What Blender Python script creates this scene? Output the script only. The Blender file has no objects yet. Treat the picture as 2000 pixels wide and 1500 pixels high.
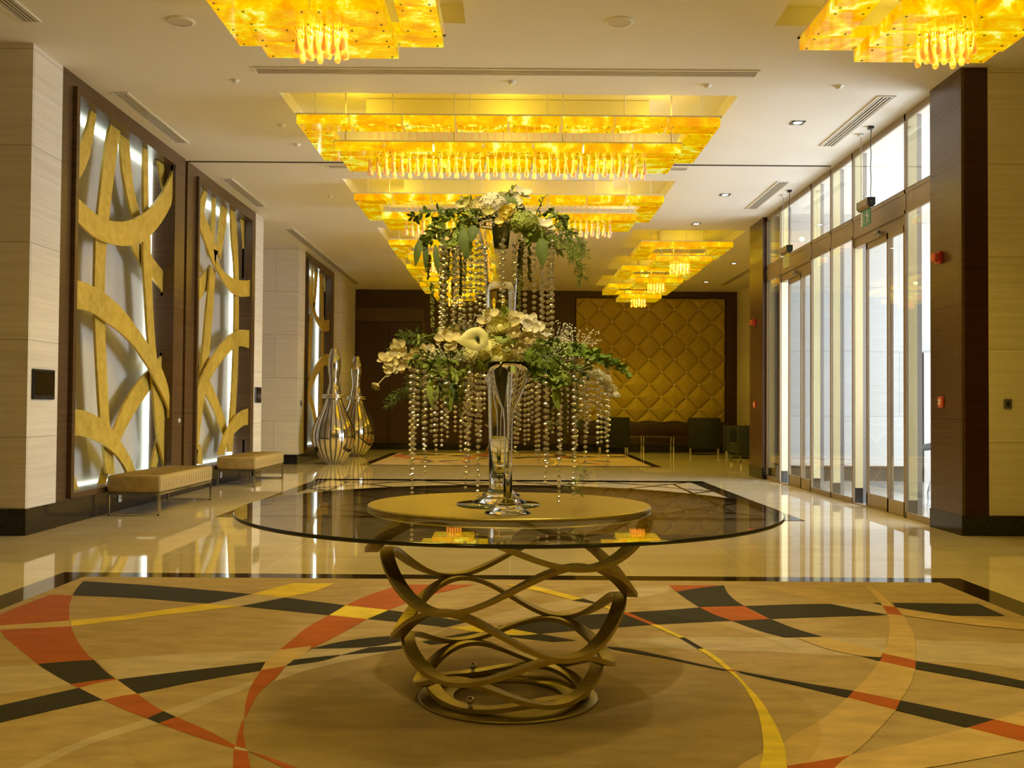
# lighting levels
EXPOSURE=0.0; DAYLIGHT=1550.0; LED=4.5; ONYX=1.08; LAMP_DOWN=130.0; LAMP_UP=4.0; LAMP_NEAR=190.0; LAMP_COL=(1.0,.70,.035); GLASS_TILT=0.008; SPOT_TOP=100.0; FILL_FRONT=430.0
import bpy, bmesh, math, random
from mathutils import Vector, Matrix
random.seed(7)
sc = bpy.context.scene
COL = sc.collection
# ------------------------------------------------------------------ camera
cam_d = bpy.data.cameras.new('camera'); cam = bpy.data.objects.new('camera', cam_d); COL.objects.link(cam)
cam_d.lens = 36.0; cam_d.sensor_width = 36.0; cam_d.clip_start = 0.05; cam_d.clip_end = 200
PITCH, YAW, ROLL = math.atan(47/2000), 0.0008, 0.007
_f = Vector((math.sin(YAW)*math.cos(PITCH), math.cos(YAW)*math.cos(PITCH), math.sin(PITCH)))
_r = Vector((math.cos(YAW), -math.sin(YAW), 0)); _u = _r.cross(_f)
_r2 = _r*math.cos(ROLL)+_u*math.sin(ROLL); _u2 = -_r*math.sin(ROLL)+_u*math.cos(ROLL)
cam.matrix_world = Matrix(((_r2.x,_u2.x,-_f.x,0),(_r2.y,_u2.y,-_f.y,0),(_r2.z,_u2.z,-_f.z,1.2),(0,0,0,1)))
sc.camera = cam
# ------------------------------------------------------------------ world, daylight, exposure
w = bpy.data.worlds.new('world'); sc.world = w; w.use_nodes = True
bg = w.node_tree.nodes['Background']; bg.inputs[0].default_value = (0.86, 0.93, 1.0, 1); bg.inputs[1].default_value = 1.6
def area_light(name, loc, rot, sx, sy, power, color, parent=None):
    l = bpy.data.lights.new(name, 'AREA'); l.shape = 'RECTANGLE'; l.size = sx; l.size_y = sy; l.energy = power; l.color = color
    o = bpy.data.objects.new(name, l); COL.objects.link(o); o.location = loc; o.rotation_euler = rot
    if parent: o.parent = parent
    return o
# daylight through the open east side of the entrance porch
area_light('daylight', (10.9, 13.2, 2.35), (0, math.radians(90), 0), 4.2, 6.6, DAYLIGHT, (0.88, 0.95, 1.0))
vs = sc.view_settings; sc.display_settings.display_device = 'sRGB'
vs.view_transform = 'Standard'; vs.look = 'None'; vs.exposure = EXPOSURE; vs.gamma = 1.0; vs.use_curve_mapping = False
cy = sc.cycles
cy.max_bounces = 14; cy.diffuse_bounces = 4; cy.glossy_bounces = 5; cy.transmission_bounces = 12; cy.transparent_max_bounces = 24
cy.caustics_reflective = False; cy.caustics_refractive = False; cy.sample_clamp_indirect = 4.0; cy.blur_glossy = 0.3

# ------------------------------------------------------------------ mesh helpers
class MB:
    def __init__(s): s.v=[]; s.f=[]; s.m=[]; s.sm=[]
    def add(s, vs, fs, mi=0, smooth=False):
        b=len(s.v); s.v+= [tuple(p) for p in vs]
        for f in fs: s.f.append([b+i for i in f]); s.m.append(mi); s.sm.append(smooth)
        return s
    def box(s, x0,x1,y0,y1,z0,z1, mi=0):
        V=[(x0,y0,z0),(x1,y0,z0),(x1,y1,z0),(x0,y1,z0),(x0,y0,z1),(x1,y0,z1),(x1,y1,z1),(x0,y1,z1)]
        return s.add(V,[(0,3,2,1),(4,5,6,7),(0,1,5,4),(1,2,6,5),(2,3,7,6),(3,0,4,7)],mi)
    def bbox(s, x0,x1,y0,y1,z0,z1, bev, seg=2, mi=0, smooth=True):
        bm=bmesh.new(); bmesh.ops.create_cube(bm,size=1)
        for v in bm.verts: v.co=Vector(((x0+x1)/2+v.co.x*(x1-x0),(y0+y1)/2+v.co.y*(y1-y0),(z0+z1)/2+v.co.z*(z1-z0)))
        bmesh.ops.bevel(bm,geom=bm.edges[:],offset=bev,segments=seg,profile=.5,affect='EDGES')
        s.frombm(bm,mi,smooth); bm.free(); return s
    def frombm(s,bm,mi=0,smooth=False):
        bm.verts.ensure_lookup_table(); bm.verts.index_update()
        return s.add([v.co[:] for v in bm.verts],[[v.index for v in f.verts] for f in bm.faces],mi,smooth)
    def quad(s,a,b,c,d,mi=0): return s.add([a,b,c,d],[(0,1,2,3)],mi)
    def lathe(s, prof, c=(0,0,0), seg=32, mi=0, smooth=True, mfun=None, cap0=False, cap1=False):
        V=[];n=len(prof)
        for k in range(seg):
            a=2*math.pi*k/seg
            for r,z in prof: V.append((c[0]+r*math.cos(a),c[1]+r*math.sin(a),c[2]+z))
        b=len(s.v); s.v+=V
        for k in range(seg):
            k2=(k+1)%seg
            for i in range(n-1):
                if prof[i][0]<1e-6 and prof[i+1][0]<1e-6: continue
                if prof[i][0]<1e-6: f=[b+k*n+i,b+k2*n+i+1,b+k*n+i+1]
                elif prof[i+1][0]<1e-6: f=[b+k*n+i,b+k2*n+i,b+k*n+i+1]
                else: f=[b+k*n+i,b+k2*n+i,b+k2*n+i+1,b+k*n+i+1]
                s.f.append(f); s.m.append(mfun(k,i) if mfun else mi); s.sm.append(smooth)
        if cap0: s.f.append([b+k*n for k in range(seg)][::-1]); s.m.append(mi); s.sm.append(False)
        if cap1: s.f.append([b+k*n+n-1 for k in range(seg)]); s.m.append(mi); s.sm.append(False)
        return s
    def tube(s, pts, r, seg=8, mi=0, caps=True, closed=False):
        P=[Vector(p) for p in pts]; n=len(P); rs=r if isinstance(r,(list,tuple)) else [r]*n
        b=len(s.v); up=Vector((0,0,1)); pn=None
        for i in range(n):
            if closed: t=P[(i+1)%n]-P[i-1]
            else: t=P[min(i+1,n-1)]-P[max(i-1,0)]
            t.normalize()
            if pn is None: pn=t.orthogonal().normalized()
            nn=(pn-t*pn.dot(t))
            if nn.length<1e-6: nn=t.orthogonal()
            nn.normalize(); pn=nn; bb=t.cross(nn)
            for k in range(seg):
                a=2*math.pi*k/seg; s.v.append(tuple(P[i]+(nn*math.cos(a)+bb*math.sin(a))*rs[i]))
        for i in range(n if closed else n-1):
            j=(i+1)%n
            for k in range(seg):
                k2=(k+1)%seg; s.f.append([b+i*seg+k,b+i*seg+k2,b+j*seg+k2,b+j*seg+k]); s.m.append(mi); s.sm.append(True)
        if caps and not closed:
            s.f.append([b+k for k in range(seg)][::-1]); s.m.append(mi); s.sm.append(False)
            s.f.append([b+(n-1)*seg+k for k in range(seg)]); s.m.append(mi); s.sm.append(False)
        return s
    def cyl(s,c0,c1,r,seg=16,mi=0): return s.tube([c0,c1],r,seg,mi)
    def ball(s,c,r,mi=0,seg=10,ring=6,sx=1,sy=1,sz=1):
        V=[(c[0],c[1],c[2]-r*sz)];F=[]
        for i in range(1,ring):
            t=math.pi*i/ring
            for k in range(seg):
                a=2*math.pi*k/seg; V.append((c[0]+sx*r*math.sin(t)*math.cos(a),c[1]+sy*r*math.sin(t)*math.sin(a),c[2]-sz*r*math.cos(t)))
        V.append((c[0],c[1],c[2]+r*sz)); L=len(V)-1
        for k in range(seg):
            k2=(k+1)%seg; F.append((0,1+k2,1+k)); F.append((L,1+(ring-2)*seg+k,1+(ring-2)*seg+k2))
            for i in range(ring-2): F.append((1+i*seg+k,1+i*seg+k2,1+(i+1)*seg+k2,1+(i+1)*seg+k))
        return s.add(V,F,mi,True)
    def prism(s,outline,axis,a,b,mi=0):
        """extrude a 2-D outline along axis ('x','y','z') from a to b"""
        n=len(outline)
        def P(p,h): return (h,p[0],p[1]) if axis=='x' else ((p[0],h,p[1]) if axis=='y' else (p[0],p[1],h))
        V=[P(p,a) for p in outline]+[P(p,b) for p in outline]
        F=[list(range(n))[::-1],list(range(n,2*n))]+[[i,(i+1)%n,n+(i+1)%n,n+i] for i in range(n)]
        return s.add(V,F,mi)
WL={}
def place(o, loc, parent):
    p=WL.get(parent.name,Vector((0,0,0))) if parent else Vector((0,0,0))
    o.parent=parent; o.location=Vector(loc)-p; WL[o.name]=Vector(loc)
def obj(name, mb, mats, parent=None, origin=None):
    """mesh object from world-space verts; its own origin is the middle of its base"""
    if not isinstance(mats,(list,tuple)): mats=[mats]
    xs=[v[0] for v in mb.v]; ys=[v[1] for v in mb.v]; zs=[v[2] for v in mb.v]
    L=origin or ((min(xs)+max(xs))/2,(min(ys)+max(ys))/2,min(zs))
    me=bpy.data.meshes.new(name)
    me.from_pydata([(x-L[0],y-L[1],z-L[2]) for x,y,z in mb.v],[],mb.f)
    for m in mats: me.materials.append(m)
    me.polygons.foreach_set('material_index',mb.m); me.polygons.foreach_set('use_smooth',mb.sm); me.update()
    o=bpy.data.objects.new(name,me); COL.objects.link(o); place(o,L,parent); return o
def fixn(o):
    bm=bmesh.new(); bm.from_mesh(o.data); bmesh.ops.recalc_face_normals(bm,faces=bm.faces[:]); bm.to_mesh(o.data); bm.free(); return o
def tag(o,label,cat,group=None,kind=None):
    o['label']=label; o['category']=cat
    if group: o['group']=group
    if kind: o['kind']=kind
    return o
def thing(name,loc,label,cat,group=None):
    o=bpy.data.objects.new(name,None); COL.objects.link(o); o.empty_display_size=.1; o.location=loc; WL[o.name]=Vector(loc)
    return tag(o,label,cat,group)
def struct(name,mb,mats,label=None,parent=None):
    o=obj(name,mb,mats,parent)
    if parent is None:
        o['kind']='structure'
        if label: o['label']=label
    return o
def dup(o,parent=None,delta=None):
    c=o.copy(); COL.objects.link(c); c.parent=parent
    if delta is not None: c.location=o.location+Vector(delta)
    for ch in list(o.children): dup(ch,c)
    return c

# ------------------------------------------------------------------ materials
def mat(name):
    m=bpy.data.materials.new(name); m.use_nodes=True; nt=m.node_tree
    return m,nt,nt.nodes['Principled BSDF'],nt.nodes['Material Output']
def N(nt,t,**k):
    n=nt.nodes.new(t)
    for a,b in k.items(): setattr(n,a,b)
    return n
def simple(name,col,rough=.5,metal=0,spec=.5,coat=0):
    m,nt,b,o=mat(name); b.inputs['Base Color'].default_value=(*col,1); b.inputs['Roughness'].default_value=rough
    b.inputs['Metallic'].default_value=metal; b.inputs['Specular IOR Level'].default_value=spec; b.inputs['Coat Weight'].default_value=coat
    return m
def coords(nt,kind='pos',scale=(1,1,1)):
    if kind=='pos': src=N(nt,'ShaderNodeNewGeometry').outputs['Position']
    else: src=N(nt,'ShaderNodeTexCoord').outputs['Object']
    mp=N(nt,'ShaderNodeMapping'); mp.inputs['Scale'].default_value=scale; nt.links.new(src,mp.inputs[0]); return mp.outputs[0]
def noise(nt,vec,scale,detail=4,rough=.55):
    n=N(nt,'ShaderNodeTexNoise'); n.inputs['Scale'].default_value=scale; n.inputs['Detail'].default_value=detail; n.inputs['Roughness'].default_value=rough
    nt.links.new(vec,n.inputs['Vector']); return n.outputs['Fac']
def ramp(nt,fac,stops):
    r=N(nt,'ShaderNodeValToRGB'); e=r.color_ramp.elements
    while len(e)<len(stops): e.new(.5)
    for i,(p,c) in enumerate(stops): e[i].position=p; e[i].color=(*c,1)
    nt.links.new(fac,r.inputs[0]); return r.outputs[0]
def bump(nt,fac,bsdf,strength=.1,dist=.01):
    b=N(nt,'ShaderNodeBump'); b.inputs['Strength'].default_value=strength; b.inputs['Distance'].default_value=dist
    nt.links.new(fac,b.inputs['Height']); nt.links.new(b.outputs[0],bsdf.inputs['Normal'])
def noisy(name,stops,scale,rough=.5,metal=0,kind='pos',stretch=(1,1,1),bmp=0,spec=.5,detail=5,dist=.01):
    m,nt,b,o=mat(name); v=coords(nt,kind,stretch); f=noise(nt,v,scale,detail)
    nt.links.new(ramp(nt,f,stops),b.inputs['Base Color']); b.inputs['Roughness'].default_value=rough; b.inputs['Metallic'].default_value=metal
    b.inputs['Specular IOR Level'].default_value=spec
    if bmp: bump(nt,f,b,bmp,dist)
    return m
def mixc(nt,fac,a,b,mode='MIX'):
    n=N(nt,'ShaderNodeMix',data_type='RGBA',blend_type=mode)
    if hasattr(fac,'is_linked'): nt.links.new(fac,n.inputs[0])
    else: n.inputs[0].default_value=fac
    for k,x in ((6,a),(7,b)):
        if hasattr(x,'is_linked'): nt.links.new(x,n.inputs[k])
        else: n.inputs[k].default_value=(*x,1)
    return n.outputs[2]
def brick(nt,vec,w,h,off=.5,mortar=.004):
    n=N(nt,'ShaderNodeTexBrick'); n.offset=off; n.inputs['Scale'].default_value=1; n.inputs['Mortar Size'].default_value=mortar; n.inputs['Mortar Smooth'].default_value=.1
    n.inputs['Brick Width'].default_value=w; n.inputs['Row Height'].default_value=h; n.inputs['Color1'].default_value=(0,0,0,1); n.inputs['Color2'].default_value=(1,1,1,1); n.inputs['Mortar'].default_value=(.5,.5,.5,1)
    nt.links.new(vec,n.inputs['Vector']); return n
def wallvec(nt):
    g=N(nt,'ShaderNodeNewGeometry'); s=N(nt,'ShaderNodeSeparateXYZ'); nt.links.new(g.outputs['Position'],s.inputs[0])
    a=N(nt,'ShaderNodeMath',operation='ADD'); nt.links.new(s.outputs[0],a.inputs[0]); nt.links.new(s.outputs[1],a.inputs[1])
    c=N(nt,'ShaderNodeCombineXYZ'); nt.links.new(a.outputs[0],c.inputs[0]); nt.links.new(s.outputs[2],c.inputs[1]); return c.outputs[0]
def travertine(name,lo,mid,hi,bw=1.15,bh=.58):
    m,nt,b,o=mat(name); v=coords(nt,'pos',(.5,.5,18)); f=noise(nt,v,1.6,7,.62)
    c=ramp(nt,f,[(.3,lo),(.5,mid),(.72,hi)])
    br=brick(nt,wallvec(nt),bw,bh,.37,.004)
    tint=mixc(nt,.10,c,br.outputs['Color'],'SOFT_LIGHT')
    c2=mixc(nt,br.outputs['Fac'],tint,tuple(x*.62 for x in lo)); nt.links.new(c2,b.inputs['Base Color'])
    b.inputs['Roughness'].default_value=.55
    pits=noise(nt,coords(nt,'pos',(3,3,30)),3,3,.7); bump(nt,pits,b,.25,.01)
    return m
def wood(name,a,bcol,rough=.3,spec=.5,joint=None,stretch=(.5,.5,18)):
    m,nt,b,o=mat(name); v=coords(nt,'pos',stretch); f=noise(nt,v,1.8,6,.6); c=ramp(nt,f,[(.3,a),(.7,bcol)])
    if joint:
        br=brick(nt,wallvec(nt),joint[0],joint[1],0,.0035); c=mixc(nt,br.outputs['Fac'],c,tuple(x*.3 for x in a))
    nt.links.new(c,b.inputs['Base Color']); b.inputs['Roughness'].default_value=rough; b.inputs['Specular IOR Level'].default_value=spec; return m
def marble(name,stops,rough=.05,tile=.9):
    m,nt,b,o=mat(name); v=coords(nt,'pos',(1,2.2,1)); f=noise(nt,v,1.4,8,.6); c=ramp(nt,f,stops)
    br=brick(nt,coords(nt,'pos',(1,1,1)),tile,tile,0,.003)
    c=mixc(nt,.08,c,br.outputs['Color'],'SOFT_LIGHT')
    k=mixc(nt,br.outputs['Fac'],c,tuple(min(1,x*1.35) for x in stops[-1][1])); nt.links.new(k,b.inputs['Base Color'])
    b.inputs['Roughness'].default_value=rough; b.inputs['IOR'].default_value=1.65; return m
def pane(name,tint,ior=1.5,rough=0.0,refl=(1,1,1),lo=0.0):
    """thin clear sheet: fresnel mirror over a tinted see-through"""
    m=bpy.data.materials.new(name); m.use_nodes=True; nt=m.node_tree; nt.nodes.clear(); o=N(nt,'ShaderNodeOutputMaterial')
    t=N(nt,'ShaderNodeBsdfTransparent'); t.inputs[0].default_value=(*tint,1); g=N(nt,'ShaderNodeBsdfGlossy'); g.inputs[0].default_value=(*refl,1); g.inputs['Roughness'].default_value=rough
    f=N(nt,'ShaderNodeFresnel'); f.inputs['IOR'].default_value=ior; mx=N(nt,'ShaderNodeMixShader'); fac=f.outputs[0]
    geo=N(nt,'ShaderNodeNewGeometry')
    # same fresnel on both faces of the sheet
    inv=N(nt,'ShaderNodeMath',operation='DIVIDE'); inv.inputs[0].default_value=1; inv.inputs[1].default_value=ior
    sel=N(nt,'ShaderNodeMix',data_type='FLOAT'); nt.links.new(geo.outputs['Backfacing'],sel.inputs[0]); sel.inputs[2].default_value=ior; nt.links.new(inv.outputs[0],sel.inputs[3])
    # Fresnel already inverts the ior on back faces, so feed 1/ior there
    nt.links.new(sel.outputs[0],f.inputs['IOR'])
    if lo:
        mxm=N(nt,'ShaderNodeMath',operation='MAXIMUM'); nt.links.new(fac,mxm.inputs[0]); mxm.inputs[1].default_value=lo; fac=mxm.outputs[0]
    nt.links.new(fac,mx.inputs[0]); nt.links.new(t.outputs[0],mx.inputs[1]); nt.links.new(g.outputs[0],mx.inputs[2]); nt.links.new(mx.outputs[0],o.inputs[0]); return m
def glassmat(name,col=(1,1,1),ior=1.45,rough=0.0):
    m=bpy.data.materials.new(name); m.use_nodes=True; nt=m.node_tree; nt.nodes.clear(); o=N(nt,'ShaderNodeOutputMaterial')
    g=N(nt,'ShaderNodeBsdfGlass'); g.inputs['Color'].default_value=(*col,1); g.inputs['IOR'].default_value=ior; g.inputs['Roughness'].default_value=rough
    nt.links.new(g.outputs[0],o.inputs[0]); return m
def emit(name,col,strength):
    m=bpy.data.materials.new(name); m.use_nodes=True; nt=m.node_tree; nt.nodes.clear(); o=N(nt,'ShaderNodeOutputMaterial')
    e=N(nt,'ShaderNodeEmission'); e.inputs[0].default_value=(*col,1); e.inputs[1].default_value=strength; nt.links.new(e.outputs[0],o.inputs[0]); return m
M={}
M['ceiling']=simple('ceiling_paint',(.80,.77,.74),.75,0,.2)
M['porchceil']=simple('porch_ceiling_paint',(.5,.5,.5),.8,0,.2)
M['coffer']=simple('coffer_paint',(.86,.84,.76),.7,0,.2)
M['trav']=travertine('travertine',(.62,.565,.50),(.70,.65,.59),(.77,.725,.67),1.9,.9)
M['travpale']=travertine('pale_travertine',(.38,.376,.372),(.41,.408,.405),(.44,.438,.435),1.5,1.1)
M['floor']=marble('cream_marble',[(.3,(.76,.65,.49)),(.55,(.83,.73,.57)),(.75,(.87,.79,.65))],.035)
M['floorlight']=marble('pale_inlay_marble',[(.3,(.70,.60,.47)),(.6,(.78,.68,.55)),(.8,(.82,.73,.6))],.04,50)
M['floordark']=noisy('dark_inlay_marble',[(.3,(.018,.014,.010)),(.7,(.05,.038,.026))],4,.06)
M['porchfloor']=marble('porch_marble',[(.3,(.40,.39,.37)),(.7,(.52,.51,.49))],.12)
M['granite']=noisy('black_granite',[(.35,(.006,.006,.007)),(.7,(.022,.022,.025))],60,.08)
M['woodframe']=wood('bronze_wood',(.060,.032,.014),(.115,.066,.030),.32,.5)
M['wooddark']=wood('dark_wood',(.035,.016,.008),(.062,.030,.015),.35,.4,(1.45,1.15))
M['column']=wood('column_veneer',(.082,.046,.021),(.105,.062,.031),.27,.5,(1.3,1.12))
M['columnfront']=wood('dark_mahogany',(.030,.007,.005),(.050,.014,.009),.25,.5,(3,1.3))
M['alu']=noisy('champagne_aluminium',[(.3,(.30,.235,.165)),(.7,(.36,.285,.205))],3,.42,.45,stretch=(8,8,.4))
M['aludark']=simple('dark_gasket',(.02,.018,.015),.5)
M['steel']=simple('grey_steel',(.30,.29,.29),.3,.8)
M['pane']=pane('window_glass',(.97,.98,.97),1.5)
M['finstone']=noisy('cream_fin_stone',[(.3,(.74,.68,.42)),(.7,(.84,.78,.52))],2,.5,0,stretch=(3,3,1))
M['chrome']=simple('chrome',(.75,.75,.76),.08,1)
M['black']=simple('black_plastic',(.012,.012,.012),.35)
M['screen']=simple('black_screen',(.008,.007,.006),.12)
M['white']=simple('white_plastic',(.8,.79,.77),.4)
M['vent']=simple('vent_metal',(.62,.57,.50),.5,.1)
M['ventdark']=simple('vent_gap',(.06,.045,.03),.8)
M['red']=simple('red_plastic',(.45,.03,.015),.3)
M['redbright']=simple('bright_red_plastic',(.62,.10,.03),.35)
M['green']=simple('sign_green',(.02,.26,.16),.35)
M['greenglow']=emit('sign_lens',(.85,.95,.9),.7)
M['yellowsign']=simple('yellow_green_sign',(.55,.55,.10),.4)
M['gold']=noisy('gold_leaf',[(.25,(.46,.31,.04)),(.5,(.60,.43,.075)),(.75,(.70,.53,.12))],9,.42,.35,bmp=.08,detail=7)
M['backpanel']=noisy('brushed_grey_panel',[(.3,(.48,.46,.45)),(.7,(.62,.60,.59))],3,.40,.18,stretch=(1,1,.35))
M['led']=emit('led_strip',(.90,1.0,.84),LED)
M['quilt']=noisy('gold_upholstery',[(.3,(.42,.315,.055)),(.7,(.48,.365,.07))],60,.6,.1,spec=.3)
M['stud']=simple('gold_stud',(.95,.85,.55),.35,.4)
def pile(name,c):
    lo=tuple(x*.80 for x in c); hi=tuple(min(1,x*1.15) for x in c)
    m,nt,b,o=mat(name); f=noise(nt,coords(nt,'pos',(2.2,5,2)),2.0,6,.6); nt.links.new(ramp(nt,f,[(.3,lo),(.7,hi)]),b.inputs['Base Color'])
    b.inputs['Roughness'].default_value=.95; b.inputs['Specular IOR Level'].default_value=.1; b.inputs['Sheen Weight'].default_value=.15
    f2=noise(nt,coords(nt,'pos',(1,1,1)),350,2); bump(nt,f2,b,.35,.004); return m
M['rug_b']=pile('tan_pile',(.48,.355,.21)); M['rug_m']=pile('brown_tan_shadow_pile',(.38,.275,.15)); M['rug_g']=pile('greige_pile',(.58,.475,.38)); M['rug_t']=pile('sand_pile',(.56,.41,.22))  # brown tan field: part pattern, part table shadow put into the colour
M['rug_l']=pile('wheat_pile',(.64,.46,.235)); M['rug_k']=pile('charcoal_pile',(.026,.023,.019)); M['rug_o']=pile('rust_pile',(.47,.11,.02)); M['rug_y']=pile('yellow_pile',(.86,.66,.07))
M['bronze']=noisy('brushed_gold_steel',[(.3,(.33,.265,.065)),(.7,(.42,.34,.10))],3,.40,.75,'obj',(2,2,30))
M['discmetal']=noisy('brushed_disc',[(.3,(.38,.30,.065)),(.7,(.45,.36,.085))],40,.36,.85,'obj',(1,1,1))
M['tableglass']=pane('table_glass',(.80,.79,.75),1.52,0,(1,1,1))
M['glassedge']=simple('glass_edge',(.012,.015,.010),.1,0,.6)
M['clear']=glassmat('clear_glass',(1,1,1),1.4)
M['thinglass']=glassmat('light_clear_glass',(1,1,1),1.27)
M['water']=glassmat('water',(.98,1,.98),1.2)
M['mirror']=simple('mirror_plate',(.30,.36,.33),.04,.9)
def beadmat(name,tint,k):
    m=bpy.data.materials.new(name); m.use_nodes=True; nt=m.node_tree; nt.nodes.clear(); o=N(nt,'ShaderNodeOutputMaterial')
    g=N(nt,'ShaderNodeBsdfGlass'); g.inputs['Color'].default_value=(*tint,1); g.inputs['IOR'].default_value=1.6
    r=N(nt,'ShaderNodeBsdfGlossy'); r.inputs[0].default_value=(*tint,1); r.inputs['Roughness'].default_value=.24
    x=N(nt,'ShaderNodeMixShader'); x.inputs[0].default_value=k; nt.links.new(g.outputs[0],x.inputs[1]); nt.links.new(r.outputs[0],x.inputs[2]); nt.links.new(x.outputs[0],o.inputs[0]); return m
M['bead']=beadmat('crystal_bead',(1,.98,.92),.6)
def dropmat():
    m=bpy.data.materials.new('blush_crystal'); m.use_nodes=True; nt=m.node_tree; nt.nodes.clear(); o=N(nt,'ShaderNodeOutputMaterial')
    t=N(nt,'ShaderNodeBsdfTransparent'); t.inputs[0].default_value=(1,.90,.84,1); g=N(nt,'ShaderNodeBsdfPrincipled'); g.inputs['Base Color'].default_value=(1,.70,.74,1); g.inputs['Roughness'].default_value=.08
    x=N(nt,'ShaderNodeMixShader'); x.inputs[0].default_value=.62; nt.links.new(t.outputs[0],x.inputs[1]); nt.links.new(g.outputs[0],x.inputs[2]); nt.links.new(x.outputs[0],o.inputs[0]); return m
M['drop']=dropmat()
def onyx():
    m=bpy.data.materials.new('amber_onyx'); m.use_nodes=True; nt=m.node_tree; nt.nodes.clear(); o=N(nt,'ShaderNodeOutputMaterial')
    tc=N(nt,'ShaderNodeTexCoord'); oi=N(nt,'ShaderNodeObjectInfo'); ad=N(nt,'ShaderNodeVectorMath',operation='ADD'); ml=N(nt,'ShaderNodeVectorMath',operation='SCALE')
    cb=N(nt,'ShaderNodeCombineXYZ')
    for i in range(3): nt.links.new(oi.outputs['Random'],cb.inputs[i])
    ml.inputs['Scale'].default_value=60; nt.links.new(cb.outputs[0],ml.inputs[0]); nt.links.new(tc.outputs['Object'],ad.inputs[0]); nt.links.new(ml.outputs[0],ad.inputs[1])
    n1=N(nt,'ShaderNodeTexNoise'); n1.inputs['Scale'].default_value=3.2; n1.inputs['Detail'].default_value=4; n1.inputs['Distortion'].default_value=1.2; nt.links.new(ad.outputs[0],n1.inputs['Vector'])
    n2=N(nt,'ShaderNodeTexNoise'); n2.inputs['Scale'].default_value=14; n2.inputs['Detail'].default_value=6; n2.inputs['Distortion'].default_value=2; nt.links.new(ad.outputs[0],n2.inputs['Vector'])
    mx=N(nt,'ShaderNodeMath',operation='MULTIPLY_ADD'); nt.links.new(n2.outputs[0],mx.inputs[0]); mx.inputs[1].default_value=.35; nt.links.new(n1.outputs[0],mx.inputs[2])
    r=N(nt,'ShaderNodeValToRGB'); e=r.color_ramp.elements
    st=[(.50,(.92,.34,.0)),(.62,(1.0,.47,.0)),(.73,(1.0,.62,.0)),(.80,(1.0,.85,.02)),(.90,(1.1,1.1,.35))]
    while len(e)<len(st): e.new(.5)
    for i,(p,c) in enumerate(st): e[i].position=p; e[i].color=(*c,1)
    nt.links.new(mx.outputs[0],r.inputs[0])
    em=N(nt,'ShaderNodeEmission'); em.inputs[1].default_value=ONYX; nt.links.new(r.outputs[0],em.inputs[0])
    gl=N(nt,'ShaderNodeBsdfGlossy'); gl.inputs['Roughness'].default_value=.05; fr=N(nt,'ShaderNodeFresnel'); fr.inputs[0].default_value=1.45
    ms=N(nt,'ShaderNodeMixShader'); nt.links.new(fr.outputs[0],ms.inputs[0]); nt.links.new(em.outputs[0],ms.inputs[1]); nt.links.new(gl.outputs[0],ms.inputs[2]); nt.links.new(ms.outputs[0],o.inputs[0]); return m
M['onyx']=onyx()
M['downlight']=emit('downlight_lens',(1,.98,.92),6)
M['velvet']=noisy('olive_velvet',[(.3,(.30,.215,.085)),(.7,(.42,.31,.14))],14,.75,stretch=(1,6,1),spec=.2)
M['silver']=simple('silvered_glass',(.80,.78,.75),.04,1)
M['silverline']=simple('clear_rib',(.12,.11,.09),.08,.4)
M['greychair']=noisy('dark_grey_leather',[(.3,(.012,.013,.012)),(.7,(.020,.021,.019))],10,.6,spec=.25)
M['bluechair']=noisy('slate_leather',[(.3,(.018,.023,.024)),(.7,(.028,.034,.035))],10,.6,spec=.25)
M['cushion']=noisy('gold_pattern_cloth',[(.4,(.08,.06,.02)),(.55,(.55,.38,.09))],40,.6,kind='obj')
M['plastic']=pane('clear_wrap',(.92,.94,.96),1.45,.15,(1,1,1),.35)
M['cartgrey']=simple('grey_cart',(.16,.17,.18),.5)
def leafm(name,a,b2,rough=.6):
    m,nt,b,o=mat(name); f=noise(nt,coords(nt,'pos'),14,3); nt.links.new(ramp(nt,f,[(.35,a),(.65,b2)]),b.inputs['Base Color']); b.inputs['Roughness'].default_value=rough
    b.inputs['Transmission Weight'].default_value=0; return m
M['leaf']=leafm('leaf_green',(.17,.24,.03),(.31,.39,.07)); M['leafdark']=leafm('leaf_dark_green',(.075,.125,.02),(.15,.21,.04)); M['leaflime']=leafm('leaf_lime',(.30,.38,.06),(.45,.52,.12))
M['leafright']=leafm('leaf_fresh_green',(.12,.21,.028),(.24,.34,.05)); M['amaranth']=leafm('amaranth_green',(.17,.18,.03),(.30,.29,.06),.7)
M['cream']=leafm('petal_cream',(.72,.62,.30),(.86,.78,.46),.5); M['whitepetal']=leafm('petal_white',(.80,.76,.62),(.92,.89,.78),.5); M['yellowpetal']=leafm('petal_yellow',(.80,.66,.12),(.92,.80,.22),.5)
M['limepetal']=leafm('petal_pale_lime',(.70,.66,.24),(.82,.78,.36),.45); M['spadix']=leafm('spadix_green',(.01,.03,.012),(.03,.07,.03),.3)
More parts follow.
